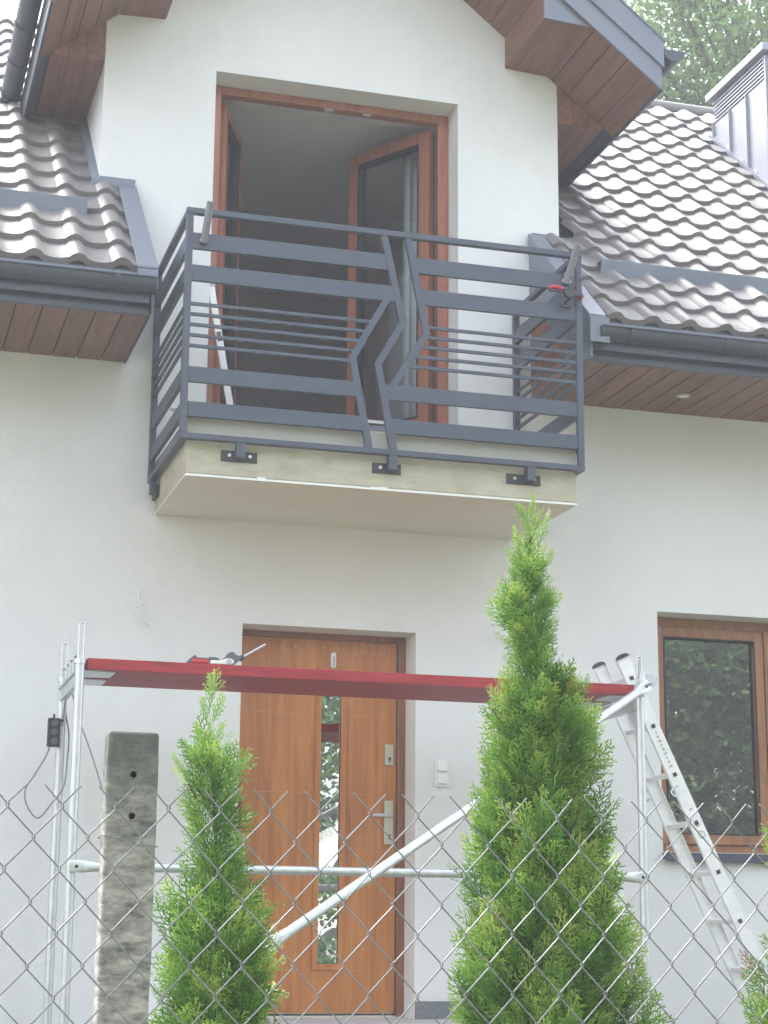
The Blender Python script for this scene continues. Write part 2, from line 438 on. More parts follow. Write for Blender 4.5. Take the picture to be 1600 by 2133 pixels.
# --- main roof: slab, tiles
RS = 0.88; RZ = 5.86
CA = 1 / math.sqrt(1 + RS * RS); SA = RS * CA
def rz(y): return RZ + RS * y
roof = MB()
def slab(x0, x1, y0, y1, t=0.16, off=-0.035):
    roof.prism([(y0, rz(y0) + off), (y1, rz(y1) + off), (y1, rz(y1) + off - t), (y0, rz(y0) + off - t)], 'x', x0, x1)
slab(-4, 1.44, -0.98, 0.0); slab(-4, 1.245, 0.003, 3.05)
slab(4.08, 13, -0.98, 0.0); slab(4.275, 13, 0.003, 3.05)
roof.prism([(3.05, rz(3.05) - 0.035), (7.0, rz(3.05) - 3.5), (7.0, rz(3.05) - 3.7), (3.05, rz(3.05) - 0.2)], 'x', -4, 13)
ROOF = obj('roof', roof, ANTH, H)

# one tile: raised wave crest on its left third, pan sloping up to a lip at the lower edge
TW, TL = 0.24, 0.288
def tile_mesh():
    us = [0, .022, .045, .066, .088, .112, .15, .20, .24]
    hs_ = [.010, .030, .040, .041, .032, .010, .000, .001, .010]
    vs, fs = [], []
    ex = Vector((1, 0, 0)); ev = Vector((0, CA, SA)); en = Vector((0, -SA, CA))
    def row(v, dn, hk=1.0):
        o = len(vs)
        for u, h in zip(us, hs_): vs.append(ex * u + ev * v + en * (h * hk + dn))
        return o
    a = row(-0.003, -0.018); b = row(0, 0.026); c = row(0.03, 0.028); d = row(TL + 0.012, -0.004)
    n = len(us)
    for p, q in ((a, b), (b, c), (c, d)):
        for i in range(n - 1): fs.append((p + i, p + i + 1, q + i + 1, q + i))
    me = bpy.data.meshes.new('roof_tile'); me.from_pydata([tuple(v) for v in vs], [], fs)
    me.materials.append(TILE)
    me.polygons.foreach_set('use_smooth', [True] * len(me.polygons)); me.set_sharp_from_angle(angle=R(50))
    return me
TM = tile_mesh()
ntile = 0
extra = MB()
def put_tile(x, k, asobj):
    global ntile
    y = -1.0 + k * TL * CA
    loc = Vector((x, y, rz(y)))
    if asobj:
        o = bpy.data.objects.new('roof_tile', TM); COL.objects.link(o); o.parent = ROOF
        j = random.uniform(-.0015, .0015)
        o.location = loc + Vector((0, 0, j)) - WL[ROOF]; WL[o] = loc; ntile += 1
    else:
        extra.add([loc + v.co for v in TM.vertices], [tuple(p.vertices) for p in TM.polygons])
NR = 18
vis = []
for k in range(NR):
    y = -1.0 + k * TL * CA
    for i in range(-20, 60):
        x = 4.16 + i * TW
        if x > 12.8: continue
        if y > -0.05 and x < 4.27 - 0.1: continue
        if x < 4.1: continue
        # visible band to the right of the dormer
        xl = 4.0 + max(0, (y - 0.3)) * 0.62
        xr = 5.55 + (y + 1) * 0.50
        ok = xl < x < xr + 0.15 and not (y > 1.35 and x > 6.75 + 0.0 * y)
        vis.append((ok, x, k))
    for i in range(0, 24):
        x = 1.20 - i * TW if y > -0.12 else 1.44 - i * TW
        x0 = x - TW + 0.02
        if x0 < -3.9: continue
        ok = x0 > 0.25 and y < 1.35
        vis.append((ok, x0, k))
cnt = 0
for ok, x, k in vis:
    if ok and cnt < 296: put_tile(x, k, True); cnt += 1
    else: put_tile(x, k, False)
e = obj('roof_tile', extra, TILE, ROOF, smooth=True, fixn=False, label='coated steel tiles on the stretches of roof out of sight')
e['kind'] = 'stuff'
e.name = 'roof_tile_field'
obj('ridge_cap', MB().tube([(4.6, 3.03, rz(3.0) + 0.010), (12.9, 3.03, rz(3.0) + 0.010)], 0.062, 12), TILE, ROOF, smooth=True)
# eaves filler / drip board under lowest row
obj('eaves_board', MB().box((4.10, -0.985, 4.87), (13, -0.95, 5.030)).box((4.1, -1.012, 4.955), (13, -0.955, 4.966)), TRIM, ROOF)
obj('eaves_board', MB().box((-4, -0.985, 4.87), (1.42, -0.95, 5.030)).box((-4, -1.012, 4.955), (1.42, -0.955, 4.966)), TRIM, ROOF)
# screws on the lowest rows
scr = MB()
for i in range(0, 12):
    for k in (0, 5, 9):
        x = 4.16 + i * TW + 0.175; y = -1 + k * TL * CA + 0.07
        scr.tube([(x, y, rz(y) + 0.01), (x, y - 0.007, rz(y) + 0.020)], 0.006, 6)
for i in range(0, 6):
    x = 1.44 - i * TW - 0.045; y = -0.93
    scr.tube([(x, y, rz(y) + 0.01), (x, y - 0.007, rz(y) + 0.020)], 0.006, 6)
obj('screw', scr, DGREY, ROOF)['kind'] = 'stuff'
# verge strips beside the central wall
def verge(x0, x1, y0, y1, up=0.052):
    m = MB()
    m.prism([(y0, rz(y0) + up), (y1, rz(y1) + up), (y1, rz(y1) + up - 0.015), (y0, rz(y0) + up - 0.015)], 'x', x0, x1)
    return m
vr = verge(4.04, 4.15, -1.03, -0.03); vr.prism([(-1.03, rz(-1.03) + .040), (-.03, rz(-.03) + .040), (-.03, rz(-.03) - .10), (-1.03, rz(-1.03) - .08)], 'x', 4.04, 4.052)
obj('verge_strip', vr, TRIM, ROOF, bev=0.002)
vl = verge(1.36, 1.475, -1.03, -0.03); vl.prism([(-1.03, rz(-1.03) + .040), (-.03, rz(-.03) + .040), (-.03, rz(-.03) - .10), (-1.03, rz(-1.03) - .08)], 'x', 1.463, 1.475)
vl.box((1.36, -1.035, 4.90), (1.475, -1.02, 4.985))
obj('verge_strip', vl, TRIM, ROOF, bev=0.002)
obj('verge_end_plate', MB().box((4.04, -1.045, 4.83), (4.165, -1.03, 4.985)), TRIM, ROOF, bev=0.003)
# wall flashings
obj('wall_flashing', MB().box((1.25, -0.018, 5.80), (1.468, -0.002, 5.935)), TRIM, H, bev=0.002)
obj('wall_flashing', MB().box((4.075, -0.018, 5.60), (4.268, -0.002, 5.90)), TRIM, H, bev=0.002)
obj('wall_flashing', MB().prism([(-0.02, rz(-0.02) - 0.02), (1.3, rz(1.3) - 0.02), (1.3, rz(1.3) + 0.075), (-0.02, rz(-0.02) + 0.075)], 'x', 1.205, 1.248), TRIM, H)
# snow guards (bent sheet strips)
def snow(x0, x1, name='snow_guard'):
    m = MB()
    y = -0.40
    m.prism([(y - 0.005, 5.475), (y - 0.03, 5.60), (y - 0.024, 5.602), (y + 0.001, 5.475)], 'x', x0, x1)
    m.prism([(y - 0.03, 5.600), (y + 0.11, 5.585), (y + 0.11, 5.590), (y - 0.03, 5.606)], 'x', x0, x1)
    o = obj(name, m, TRIM, ROOF)
    b = MB()
    for i in range(8):
        xx = x0 + 0.05 + i * 0.6
        if xx > x1: break
        b.box((xx, y, 5.46), (xx + 0.03, y + 0.12, 5.475))
    obj('guard_bracket', b, TRIM, ROOF)
snow(-3.8, 1.135); snow(4.385, 12.5)

# --- eaves soffits
def soffit_row(x_from, x_to, step):
    back = obj('soffit', MB().box((min(x_from, x_to) if x_from < x_to else x_to, -0.905, 4.772), (max(x_from, x_to), -0.002, 4.785)), SOFFB, H)
    return back
SR = soffit_row(4.075, 13, 0.145)
for i in range(18):
    x = 4.08 + i * 0.145
    obj('soffit_board', MB().box((x + 0.004, -0.90, 4.758), (x + 0.141, -0.004, 4.7715)), SOFF, SR, bev=0.003)
obj('soffit_panel', MB().box((4.08 + 18 * 0.145 + .004, -0.90, 4.758), (13, -0.004, 4.7715)), SOFF, SR)
SLf = soffit_row(-4, 1.455, 0.145)
for i in range(12):
    x = 1.45 - (i + 1) * 0.145
    obj('soffit_board', MB().box((x + 0.004, -0.90, 4.758), (x + 0.141, -0.004, 4.7715)), SOFF, SLf, bev=0.003)
obj('soffit_panel', MB().box((-4, -0.90, 4.758), (1.45 - 12 * 0.145 - .004, -0.004, 4.7715)), SOFF, SLf)
sp = MB().tube([(4.93, -0.42, 4.757), (4.93, -0.42, 4.750)], 0.045, 20)
obj('spotlight', sp, NICKEL, SR)
obj('spotlight_lens', MB().tube([(4.93, -0.42, 4.749), (4.93, -0.42, 4.746)], 0.030, 16), WHITE, SR)
# fascia + gutters
for (x0, x1, sgn) in ((4.06, 13, 1), (-4, 1.455, -1)):
    obj('fascia', MB().box((x0, -0.93, 4.752), (x1, -0.908, 4.95)).box((x0, -0.938, 4.750), (x1, -0.904, 4.757)), ANTH, H, bev=0.002)
    gx0, gx1 = (4.11, 13) if sgn > 0 else (-4, 1.46)
    n = 12; outer = [(-1.005 + 0.068 * math.cos(math.pi + math.pi * k / n), 4.925 + 0.072 * math.sin(math.pi + math.pi * k / n)) for k in range(n + 1)]
    inner = [(-1.005 + 0.064 * math.cos(math.pi + math.pi * k / n), 4.925 + 0.068 * math.sin(math.pi + math.pi * k / n)) for k in range(n, -1, -1)]
    G = obj('gutter', MB().prism(outer + inner, 'x', gx0, gx1).tube([(gx0, -1.076, 4.925), (gx1, -1.076, 4.925)], 0.007, 8), ANTH, H, smooth=True)
    cx = 4.11 if sgn > 0 else 1.46
    obj('gutter_end_cap', MB().prism([(-1.005 + 0.074 * math.cos(math.pi + math.pi * k / n), 4.927 + 0.078 * math.sin(math.pi + math.pi * k / n)) for k in range(n + 1)], 'x', cx - 0.006, cx + 0.006), ANTH, G)
    for i in range(7):
        bx = (4.30 + i * 0.62) if sgn > 0 else (1.25 - i * 0.52)
        m = MB()
        pts = [(bx, -1.005 + 0.0745 * math.cos(math.pi + math.pi * k / n), 4.925 + 0.0785 * math.sin(math.pi + math.pi * k / n)) for k in range(n + 1)]
        for p, q in zip(pts, pts[1:]):
            d = Vector(q) - Vector(p); m.obox((Vector(p) + Vector(q)) / 2, (0.012, 0, 0), d * 0.52, Vector((1, 0, 0)).cross(d).normalized() * 0.002)
        obj('gutter_bracket', m, ANTH, G)
# side closures of the eaves box (right one is seen through the railing)
def wt(y): return 5.42 + 0.80 * y
m = MB().prism([(-1.0, 4.752), (-0.62, 4.752), (-0.62, wt(-0.62)), (0, wt(0)), (0, rz(0) - 0.05), (-1.0, rz(-1.0) - 0.05)], 'x', 4.058, 4.072)
obj('eaves_side_plate', m, TRIM, H)
EB = obj('eaves_side_cladding', MB().prism([(-0.62, 4.752), (0, 4.752), (0, wt(0)), (-0.62, wt(-.62))], 'x', 4.073, 4.078), SOFFB, H)
for i in range(5):
    y0 = -0.616 + i * 0.123; y1 = y0 + 0.119
    obj('cladding_board', MB().prism([(y0, 4.752), (y1, 4.752), (y1, wt(y1) - .006), (y0, wt(y0) - .006)], 'x', 4.062, 4.0725), SASHW, EB)
obj('eaves_side_plate', MB().prism([(-1.0, 4.752), (0, 4.752), (0, rz(0) - 0.05), (-1.0, rz(-1.0) - 0.05)], 'x', 1.448, 1.458), ANTH, H)

# --- dormer roof
DT = 1.91; OH = -0.75; XC = 2.76
def dz(d): return GA - GS * d
dr = MB()
for s in (-1, 1):
    dr.prism([(XC, dz(0) + 0.012), (XC + s * DT, dz(DT) + 0.012), (XC + s * DT, dz(DT) + 0.27), (XC, dz(0) + 0.27)], 'y', OH + 0.02, 3.3)
DR = obj('dormer_roof', dr, ANTH, H)
CG = 1 / math.sqrt(1 + GS * GS)
for s in (-1, 1):
    # rake boards, running from the wall outwards
    back = obj('rake_soffit', MB().prism([(XC, dz(0) + .004), (XC + s * DT, dz(DT) + .004), (XC + s * DT, dz(DT) + .011), (XC, dz(0) + .011)], 'y', OH, 0.0), SOFFB, H)
    step = 0.14 * CG
    for i in range(17):
        d1 = DT - i * step - 0.002; d0 = d1 - step + 0.006
        if d0 < 0: break
        obj('soffit_board', MB().prism([(XC + s * d0, dz(d0) - .010), (XC + s * d1, dz(d1) - .010), (XC + s * d1, dz(d1) + .003), (XC + s * d0, dz(d0) + .003)], 'y', OH, -0.003), SOFF, back, bev=0.002)
    # clad purlin box with metal end cap
    xa, xb = XC + s * 1.14, XC + s * 1.435
    obj('purlin_box', MB().prism([(xa, 7.268), (xa, 7.050), (xb, 7.035)], 'y', OH + 0.03, -0.003), SOFF, H)
    obj('purlin_end_cap', MB().prism([(xa - s * .004, 7.272), (xa - s * .004, 7.046), (xb + s * .02, 7.030)], 'y', OH + 0.012, OH + 0.027), TRIM, H)
    # barge boards in two lapped strips
    obj('barge_board', MB().prism([(XC, dz(0) - .012), (XC + s * (DT + .01), dz(DT + .01) - .012), (XC + s * (DT + .01), dz(DT) + .15), (XC, dz(0) + .15)], 'y', OH - 0.018, OH - 0.001), TRIM, H, bev=0.002)
    obj('barge_board', MB().prism([(XC, dz(0) + .145), (XC + s * (DT + .02), dz(DT + .02) + .145), (XC + s * (DT + .02), dz(DT) + .33), (XC, dz(0) + .34)], 'y', OH - 0.036, OH - 0.0185).prism(
        [(XC, dz(0) + .33), (XC + s * (DT + .03), dz(DT + .03) + .33), (XC + s * (DT + .03), dz(DT + .03) + .345), (XC, dz(0) + .345)], 'y', OH - 0.045, OH + 0.10), TRIM, H, bev=0.002)
    # side eaves: level soffit, cheek, fascia, gutter
    xw = XC + s * 1.512; xt = XC + s * 1.845
    sb = obj('side_soffit', MB().box((xw, 0.004, 6.722), (xt, 1.4, 6.73)), SOFFB, H)
    for i in range(3):
        a = 1.514 + i * 0.111; b = a + 0.107
        obj('soffit_board', MB().box((XC + s * a, 0.004, 6.708), (XC + s * b, 1.35, 6.7215)), SOFF, sb)
    ck = obj('soffit_cheek', MB().prism([(xw, 6.712), (xt, 6.712), (xw, dz(1.512) - .012)], 'y', 0.006, 0.012), SOFFB, H)
    for i in range(3):
        a = 1.514 + i * 0.111; b = min(a + 0.106, 1.84)
        obj('cladding_board', MB().prism([(XC + s * a, 6.708), (XC + s * b, 6.708), (XC + s * b, max(6.709, dz(b) - .012)), (XC + s * a, dz(a) - .012)], 'y', -0.006, 0.0055), SOFF, ck)
    obj('fascia', MB().box((XC + s * (DT + .001), OH, dz(DT) - .02), (XC + s * (DT + .018), 1.9, dz(DT) + .25)), ANTH, H)
    gx = XC + s * (DT + 0.09); gzv = 6.93
    n = 12
    outer = [(gx + 0.068 * math.cos(math.pi + math.pi * k / n), gzv + 0.072 * math.sin(math.pi + math.pi * k / n)) for k in range(n + 1)]
    inner = [(gx + 0.064 * math.cos(math.pi + math.pi * k / n), gzv + 0.068 * math.sin(math.pi + math.pi * k / n)) for k in range(n, -1, -1)]
    G = obj('gutter', MB().prism(outer + inner, 'y', OH - 0.03, 1.7), ANTH, H, smooth=True)
    obj('gutter_end_cap', MB().prism([(gx + 0.074 * math.cos(math.pi + math.pi * k / n), gzv + 0.078 * math.sin(math.pi + math.pi * k / n)) for k in range(n + 1)], 'y', OH - 0.036, OH - 0.026), ANTH, G)
    for i in range(5):
        by = -0.45 + i * 0.5; mm = MB()
        pts = [(gx + 0.0745 * math.cos(math.pi + math.pi * k / n), by, gzv + 0.0785 * math.sin(math.pi + math.pi * k / n)) for k in range(n + 1)]
        for p, q in zip(pts, pts[1:]):
            d = Vector(q) - Vector(p); mm.obox((Vector(p) + Vector(q)) / 2, (0, 0.012, 0), d * 0.52, Vector((0, 1, 0)).cross(d).normalized() * 0.002)
        obj('gutter_bracket', mm, ANTH, G)

# --- chimney in standing-seam metal
CH = obj('chimney', MB().box((6.60, 1.37, 6.9), (7.5, 2.27, 8.03)), PANELG, H)
for i in range(3):
    y0 = 1.385 + i * 0.295
    obj('seam_panel', MB().box((6.590, y0, rz(y0) + 0.02), (6.599, y0 + 0.285, 8.025)), PANELG, CH)
    obj('standing_seam', MB().box((6.565, y0 + 0.287, 7.0), (6.600, y0 + 0.293, 8.025)), PANELG, CH)
obj('corner_trim', MB().box((6.585, 1.36, 6.9), (6.63, 1.385, 8.22)), TRIM, CH)
obj('chimney_core', MB().box((6.66, 1.42, 8.03), (7.45, 2.22, 8.24)), DARK, CH)
for i in range(6):
    z = 8.035 + i * 0.033
    obj('louvre_slat', MB().prism([(6.583, z), (6.590, z), (6.640, z + 0.026), (6.636, z + 0.032), (6.583, z + 0.014)], 'y', 1.385, 2.26), TRIM, CH)
obj('chimney_cap', MB().box((6.545, 1.32, 8.245), (7.56, 2.33, 8.31)), PANELG, CH, bev=0.006)
obj('base_flashing', MB().prism([(1.3, rz(1.3) + .03), (2.3, rz(2.3) + .03), (2.3, rz(2.3) + .07), (1.3, rz(1.3) + .07)], 'x', 6.55, 6.600), TRIM, CH)

# --- balcony slab
BS = obj('balcony_slab', MB().box((1.665, -1.03, 3.845), (3.945, -0.001, 4.165)), SLAB, H, bev=0.006)
obj('slab_underside', MB().box((1.667, -1.028, 3.832), (3.943, -0.001, 3.844)), SLABU, BS)
dm = MB()
for i in range(46):
    x0 = 1.664 + i * 2.283 / 46; x1 = 1.664 + (i + 1) * 2.283 / 46
    h = 0.005 + 0.007 * RNG.random() + (0.010 if i in (8, 21, 22) else 0)
    dm.box((x0, -1.034, 3.829), (x1 + .0005, -1.0302, 3.829 + h))
obj('drip_edge', dm, WHITE, BS)
fz = MB()
for i in range(2):
    fz.box((1.661, -1.03, 3.829), (1.6648, -0.002, 3.838))
obj('drip_edge', MB().box((1.661, -1.03, 3.829), (1.6648, -0.002, 3.838)), WHITE, BS)

# --- balcony railing
FY = -1.08
RW = 0.034
XL, XR, ZB, ZT = 1.632, 3.95, 4.036, 5.335
RL = obj('balcony_railing', MB().box((XL - .02, FY - .02, ZT - .018), (XR + .02, FY + .02, ZT + .016)), RAILM, H, bev=0.003)
def part(name, mb, m=RAILM, bev=0.002, **k): return obj(name, mb, m, RL, bev=bev, **k)
part('top_rail', MB().box((XL - .018, FY + .021, ZT - .018), (XL + .018, -0.01, ZT + .014)))
part('top_rail', MB().box((XR - .018, FY + .021, ZT - .018), (XR + .018, -0.01, ZT + .014)))
part('bottom_rail', MB().box((XL - .02, FY - .02, ZB - .016), (XR + .02, FY + .02, ZB + .016)))
part('bottom_rail', MB().box((XL - .018, FY + .021, ZB - .016), (XL + .018, -0.01, ZB + .016)))
part('bottom_rail', MB().box((XR - .018, FY + .021, ZB - .016), (XR + .018, -0.01, ZB + .016)))
for x, y in ((XL, FY), (XR, FY), (XL, -0.035), (XR, -0.035)):
    part('post', MB().box((x - .019, y - .019, ZB + .0165), (x + .019, y + .019, ZT - .0185)), bev=0.003)
FLAT = [(5.112, 5.206), (4.925, 5.018), (4.342, 4.430), (4.147, 4.231)]
THIN = [4.793, 4.733, 4.673, 4.612, 4.551]
def lerp_x(P, z):
    for (x0, z0), (x1, z1) in zip(P, P[1:]):
        if z1 <= z <= z0: return x0 + (x1 - x0) * (z0 - z) / (z0 - z1)
    return P[-1][0]
A_ = [(2.757, 5.317), (2.871, 4.808), (2.727, 4.545), (2.822, 4.052)]
B_ = [(2.830, 5.015), (2.789, 4.958), (2.577, 4.569), (2.680, 4.052)]
C_ = [(2.902, 5.317), (3.014, 4.754), (2.792, 4.389)]
def ribbon(P, hw, y0, y1):
    """mitred flat bar following a path in the xz plane"""
    P = [Vector((a, b)) for a, b in P]; Lf, Rt = [], []
    for i, p in enumerate(P):
        d0 = (p - P[i - 1]).normalized() if i else None
        d1 = (P[i + 1] - p).normalized() if i < len(P) - 1 else None
        if d0 is None: d0 = d1
        if d1 is None: d1 = d0
        n0 = Vector((-d0.y, d0.x)); n1 = Vector((-d1.y, d1.x)); mdir = (n0 + n1).normalized(); k = hw / max(0.3, mdir.dot(n0))
        Lf.append(p + mdir * k); Rt.append(p - mdir * k)
    m = MB()
    for i in range(len(P) - 1):
        m.prism([tuple(Lf[i]), tuple(Lf[i + 1]), tuple(Rt[i + 1]), tuple(Rt[i])], 'y', y0, y1)
    return m
part('zigzag_bar', ribbon(A_, .0195, FY - .016, FY + .016), bev=0)
part('zigzag_bar', ribbon([(2.822, 5.0), (2.785, 4.952), (2.577, 4.569), (2.680, 4.052)], .0195, FY - .0145, FY + .0145), bev=0)
part('zigzag_bar', ribbon(C_, .0195, FY - .0145, FY + .0145), bev=0)
for z0, z1 in FLAT:
    zc = (z0 + z1) / 2
    lx = lerp_x(A_, zc) if zc > 4.9 else lerp_x(B_[1:], zc)
    rx = lerp_x(C_, zc) if zc > 4.8 else lerp_x(A_, zc)
    part('flat_bar', MB().box((XL + .02, FY - .0125, z0), (lx, FY + .0125, z1)))
    part('flat_bar', MB().box((rx, FY - .0125, z0), (XR - .02, FY + .0125, z1)))
    part('flat_bar', MB().box((XL - .0125, FY + .02, z0), (XL + .0125, -0.054, z1)))
    part('flat_bar', MB().box((XR - .0125, FY + .02, z0), (XR + .0125, -0.054, z1)))
for z in THIN:
    lx = lerp_x(B_[1:], z); rx = lerp_x(C_, z)
    part('thin_rail', MB().box((XL + .02, FY - .009, z - .009), (lx, FY + .009, z + .009)))
    part('thin_rail', MB().box((rx, FY - .009, z - .009), (XR - .02, FY + .009, z + .009)))
    part('thin_rail', MB().box((XL - .009, FY + .02, z - .009), (XL + .009, -0.054, z + .009)))
    part('thin_rail', MB().box((XR - .009, FY + .02, z - .009), (XR + .009, -0.054, z + .009)))
for x0, x1, tx in ((1.855, 2.057, 1.955), (2.714, 2.882, 2.818), (3.512, 3.718, 3.640)):
    part('mounting_plate', MB().box((x0, -1.0385, 3.925), (x1, -1.0305, 3.985)), BLACKP)
    part('bracket_arm', MB().box((tx - .024, FY - .018, 3.937), (tx + .024, -1.039, ZB - .0165)))
    for bx in (x0 + .045, x1 - .042):
        part('bolt', MB().tube([(bx, -1.0386, 3.957), (bx, -1.050, 3.957)], 0.0095, 8), WHITE if x0 < 3 else NICKEL, bev=0)
part('bracket_arm', MB().box((XL - .02, -0.15, 3.93), (XL + .012, -0.09, ZB - .0165)))
part('mounting_plate', MB().box((XL + .013, -0.17, 3.915), (XL + .028, -0.01, 3.985)), BLACKP)
part('bracket_arm', MB().box((XR - .012, -0.6, 3.93), (XR + .02, -0.54, ZB - .0165)))
def hollow_tube(P0, P1, ro, ri, n=16):
    P0, P1 = Vector(P0), Vector(P1); d = (P1 - P0).normalized(); a = d.orthogonal().normalized(); b = d.cross(a); m = MB()
    rings = []
    for p, r in ((P0, ro), (P1, ro), (P1, ri), (P0, ri)):
        rings.append([p + a * math.cos(2 * math.pi * k / n) * r + b * math.sin(2 * math.pi * k / n) * r for k in range(n)])
    vs = [v for rg in rings for v in rg]
    fs = [(j * n + k, j * n + (k + 1) % n, ((j + 1) % 4) * n + (k + 1) % n, ((j + 1) % 4) * n + k) for j in range(4) for k in range(n)]
    return m.add(vs, fs)
part('pipe_stub', hollow_tube((1.712, -1.100, 5.150), (1.722, -1.215, 5.347), .0215, .0135), STUB, bev=0, smooth=True)
part('pipe_stub', hollow_tube((3.868, -1.100, 5.148), (3.900, -1.215, 5.352), .0215, .0135), STUB, bev=0, smooth=True)
for x in (1.700, 3.855, 3.888):
    part('weld_lug', MB().tube([(x, -1.093, 5.163), (x, -1.104, 5.163)], 0.012, 10), GALV, bev=0)

# --- balcony door: frame, two inward-opening sashes
BF = MB()
fx0, fx1, fz0, fz1 = 1.957, 3.568, 4.552, 6.742
fy0, fy1 = 0.192, 0.265
BF.box((fx0, fy0, fz0), (fx0 + .072, fy1, fz1)).box((fx1 - .072, fy0, fz0), (fx1, fy1, fz1)).box((fx0 + .072, fy0 + .001, fz1 - .055), (fx1 - .072, fy1, fz1)).box((fx0 + .072, fy0 + .001, fz0), (fx1 - .072, fy1, fz0 + .045))
BD = obj('balcony_door', BF, SASHW, H, bev=0.004)
obj('threshold', MB().box((fx0 + .02, 0.12, fz0 + .0), (fx1 - .02, 0.191, fz0 + .02)), WHITE, BD)
obj('door_sill', MB().box((fx0, -0.01, 4.47), (fx1, 0.185, 4.50)), TRIM, BD)
for x in (2.72, 2.98):
    obj('striker', MB().box((x, 0.20, fz1 - .064), (x + .055, 0.23, fz1 - .0555)), GREYP, BD)
def sash(name, hinge, far, z0, z1, w=0.085, t=0.034, label=None):
    h = Vector((*hinge, 0)); f = Vector((*far, 0)); d = (f - h); L = d.length; d.normalize(); n = Vector((-d.y, d.x, 0))
    m = MB(); z = Vector((0, 0, 1)); zc = (z0 + z1) / 2
    m.obox(h + d * (w / 2) + z * zc, d * w / 2, n * t, z * (z1 - z0) / 2)
    m.obox(h + d * (L - w / 2) + z * zc, d * w / 2, n * t, z * (z1 - z0) / 2)
    for q in (z0 + w / 2, z1 - w / 2):
        m.obox(h + d * (L / 2) + z * q, d * (L / 2 - w), n * t * .98, z * w / 2)
    o = obj(name, m, SASHW, BD, bev=0.004, label=label)
    pane = MB().obox(h + d * (L / 2) + z * zc, d * (L / 2 - w), n * 0.006, z * ((z1 - z0) / 2 - w))
    obj('glass_pane', pane, SGLASS, BD)
    gk = MB()
    for q in (w + .006, L - w - .006): gk.obox(h + d * q + z * zc, d * .007, n * (t + .002), z * ((z1 - z0) / 2 - w))
    for q in (z0 + w + .006, z1 - w - .006): gk.obox(h + d * (L / 2) + z * q, d * (L / 2 - w - .013), n * (t + .002), z * .007)
    obj('glass_gasket', gk, DARK, BD)
    # seal strip on the free edge
    obj('seal_strip', MB().obox(h + d * (L + .003) + z * zc, d * .003, n * .010, z * ((z1 - z0) / 2 - .05)), WHITE, BD)
    return o
sash('door_sash', (2.05, 0.30), (2.275, 0.86), 4.60, 6.68, label='left sash of the balcony door, swung fully inwards')
sash('door_sash', (3.485, 0.30), (3.098, 0.90), 4.60, 6.68, label='right sash of the balcony door, open into the room')
obj('hinge_seal', MB().box((3.497, 0.250, 4.62), (3.503, 0.262, 6.60)), WHITE, BD)
obj('hinge_seal', MB().box((3.484, 0.250, 4.62), (3.490, 0.258, 6.62)), DARK, BD)

# --- entrance door
ED = empty('entrance_door', (2.76, 0.22, 0.95)); ED.parent = H; ED.location = Vector((2.76, 0.22, 0.95)) - WL[H]
m = MB().box((2.216, 0.205, 0.94), (2.245, 0.29, 3.212)).box((3.245, 0.205, 0.94), (3.296, 0.29, 3.212)).box((2.245, 0.206, 3.175), (3.245, 0.29, 3.212))
obj('door_frame', m, DOORF, ED, bev=0.004)
m = MB().box((2.245, 0.222, 0.962), (2.752, 0.28, 3.172)).box((2.898, 0.222, 0.962), (3.243, 0.28, 3.172)).box((2.752, 0.222, 0.962), (2.898, 0.28, 1.22)).box((2.752, 0.222, 2.985), (2.898, 0.28, 3.172))
LEAFD = obj('door_leaf', m, DOORW, ED)
obj('shadow_gap', MB().box((3.2405, 0.210, 0.962), (3.2445, 0.221, 3.172)).box((2.245, 0.2095, 0.948), (3.245, 0.222, 0.960)), DARK, ED)
fr = MB()
fr.box((2.728, 0.206, 1.205), (2.762, 0.2215, 3.0)).box((2.888, 0.206, 1.205), (2.922, 0.2215, 3.0)).box((2.762, 0.2065, 1.205), (2.888, 0.2215, 1.243)).box((2.762, 0.2065, 2.965), (2.888, 0.2215, 3.0))
obj('glazing_bead', fr, DOORW, ED, bev=0.003)
obj('glass_pane', MB().box((2.752, 0.232, 1.22), (2.898, 0.238, 2.985)), MIRG, ED)
gv = MB()
for z in (2.716, 2.24, 1.785, 1.517, 1.206):
    gv.box((2.29, 0.2195, z), (2.69, 0.2222, z + .004)); gv.box((2.935, 0.2195, z), (3.06, 0.2222, z + .004))
obj('door_groove', gv, GROOVE, ED)
obj('lock_plate', MB().box((3.166, 0.206, 2.420), (3.222, 0.2218, 2.548)), NICKEL, ED, bev=0.004)
obj('keyhole', MB().tube([(3.196, 0.2065, 2.462), (3.196, 0.2035, 2.462)], 0.009, 10).box((3.192, 0.2035, 2.440), (3.200, 0.2065, 2.462)), DARK, ED)
obj('handle_plate', MB().box((3.166, 0.206, 1.945), (3.222, 0.2218, 2.207)), NICKEL, ED, bev=0.004)
obj('keyhole', MB().tube([(3.196, 0.2065, 1.997), (3.196, 0.2035, 1.997)], 0.009, 10).box((3.192, 0.2035, 1.975), (3.200, 0.2065, 1.997)), DARK, ED)
obj('handle', MB().tube([(3.200, 0.207, 2.113), (3.200, 0.160, 2.113), (3.19, 0.150, 2.113), (3.095, 0.150, 2.116), (3.082, 0.156, 2.116)], [.011, .011, .012, .0105, .009], 10), GALV, ED, smooth=True)
obj('spyhole_plate', MB().tube([(2.833, 0.2215, 3.005), (2.833, 0.2215, 3.095)], 0.0001, 4) if 0 else MB().prism([(2.818, 3.012), (2.826, 3.002), (2.842, 3.002), (2.850, 3.012), (2.850, 3.088), (2.842, 3.098), (2.826, 3.098), (2.818, 3.088)], 'y', 0.207, 0.2218), WHITE, ED, bev=0.003)
obj('spyhole_slot', MB().box((2.828, 0.205, 3.012), (2.842, 0.2068, 3.072)), GREYP, ED)
xc_ = 2.50
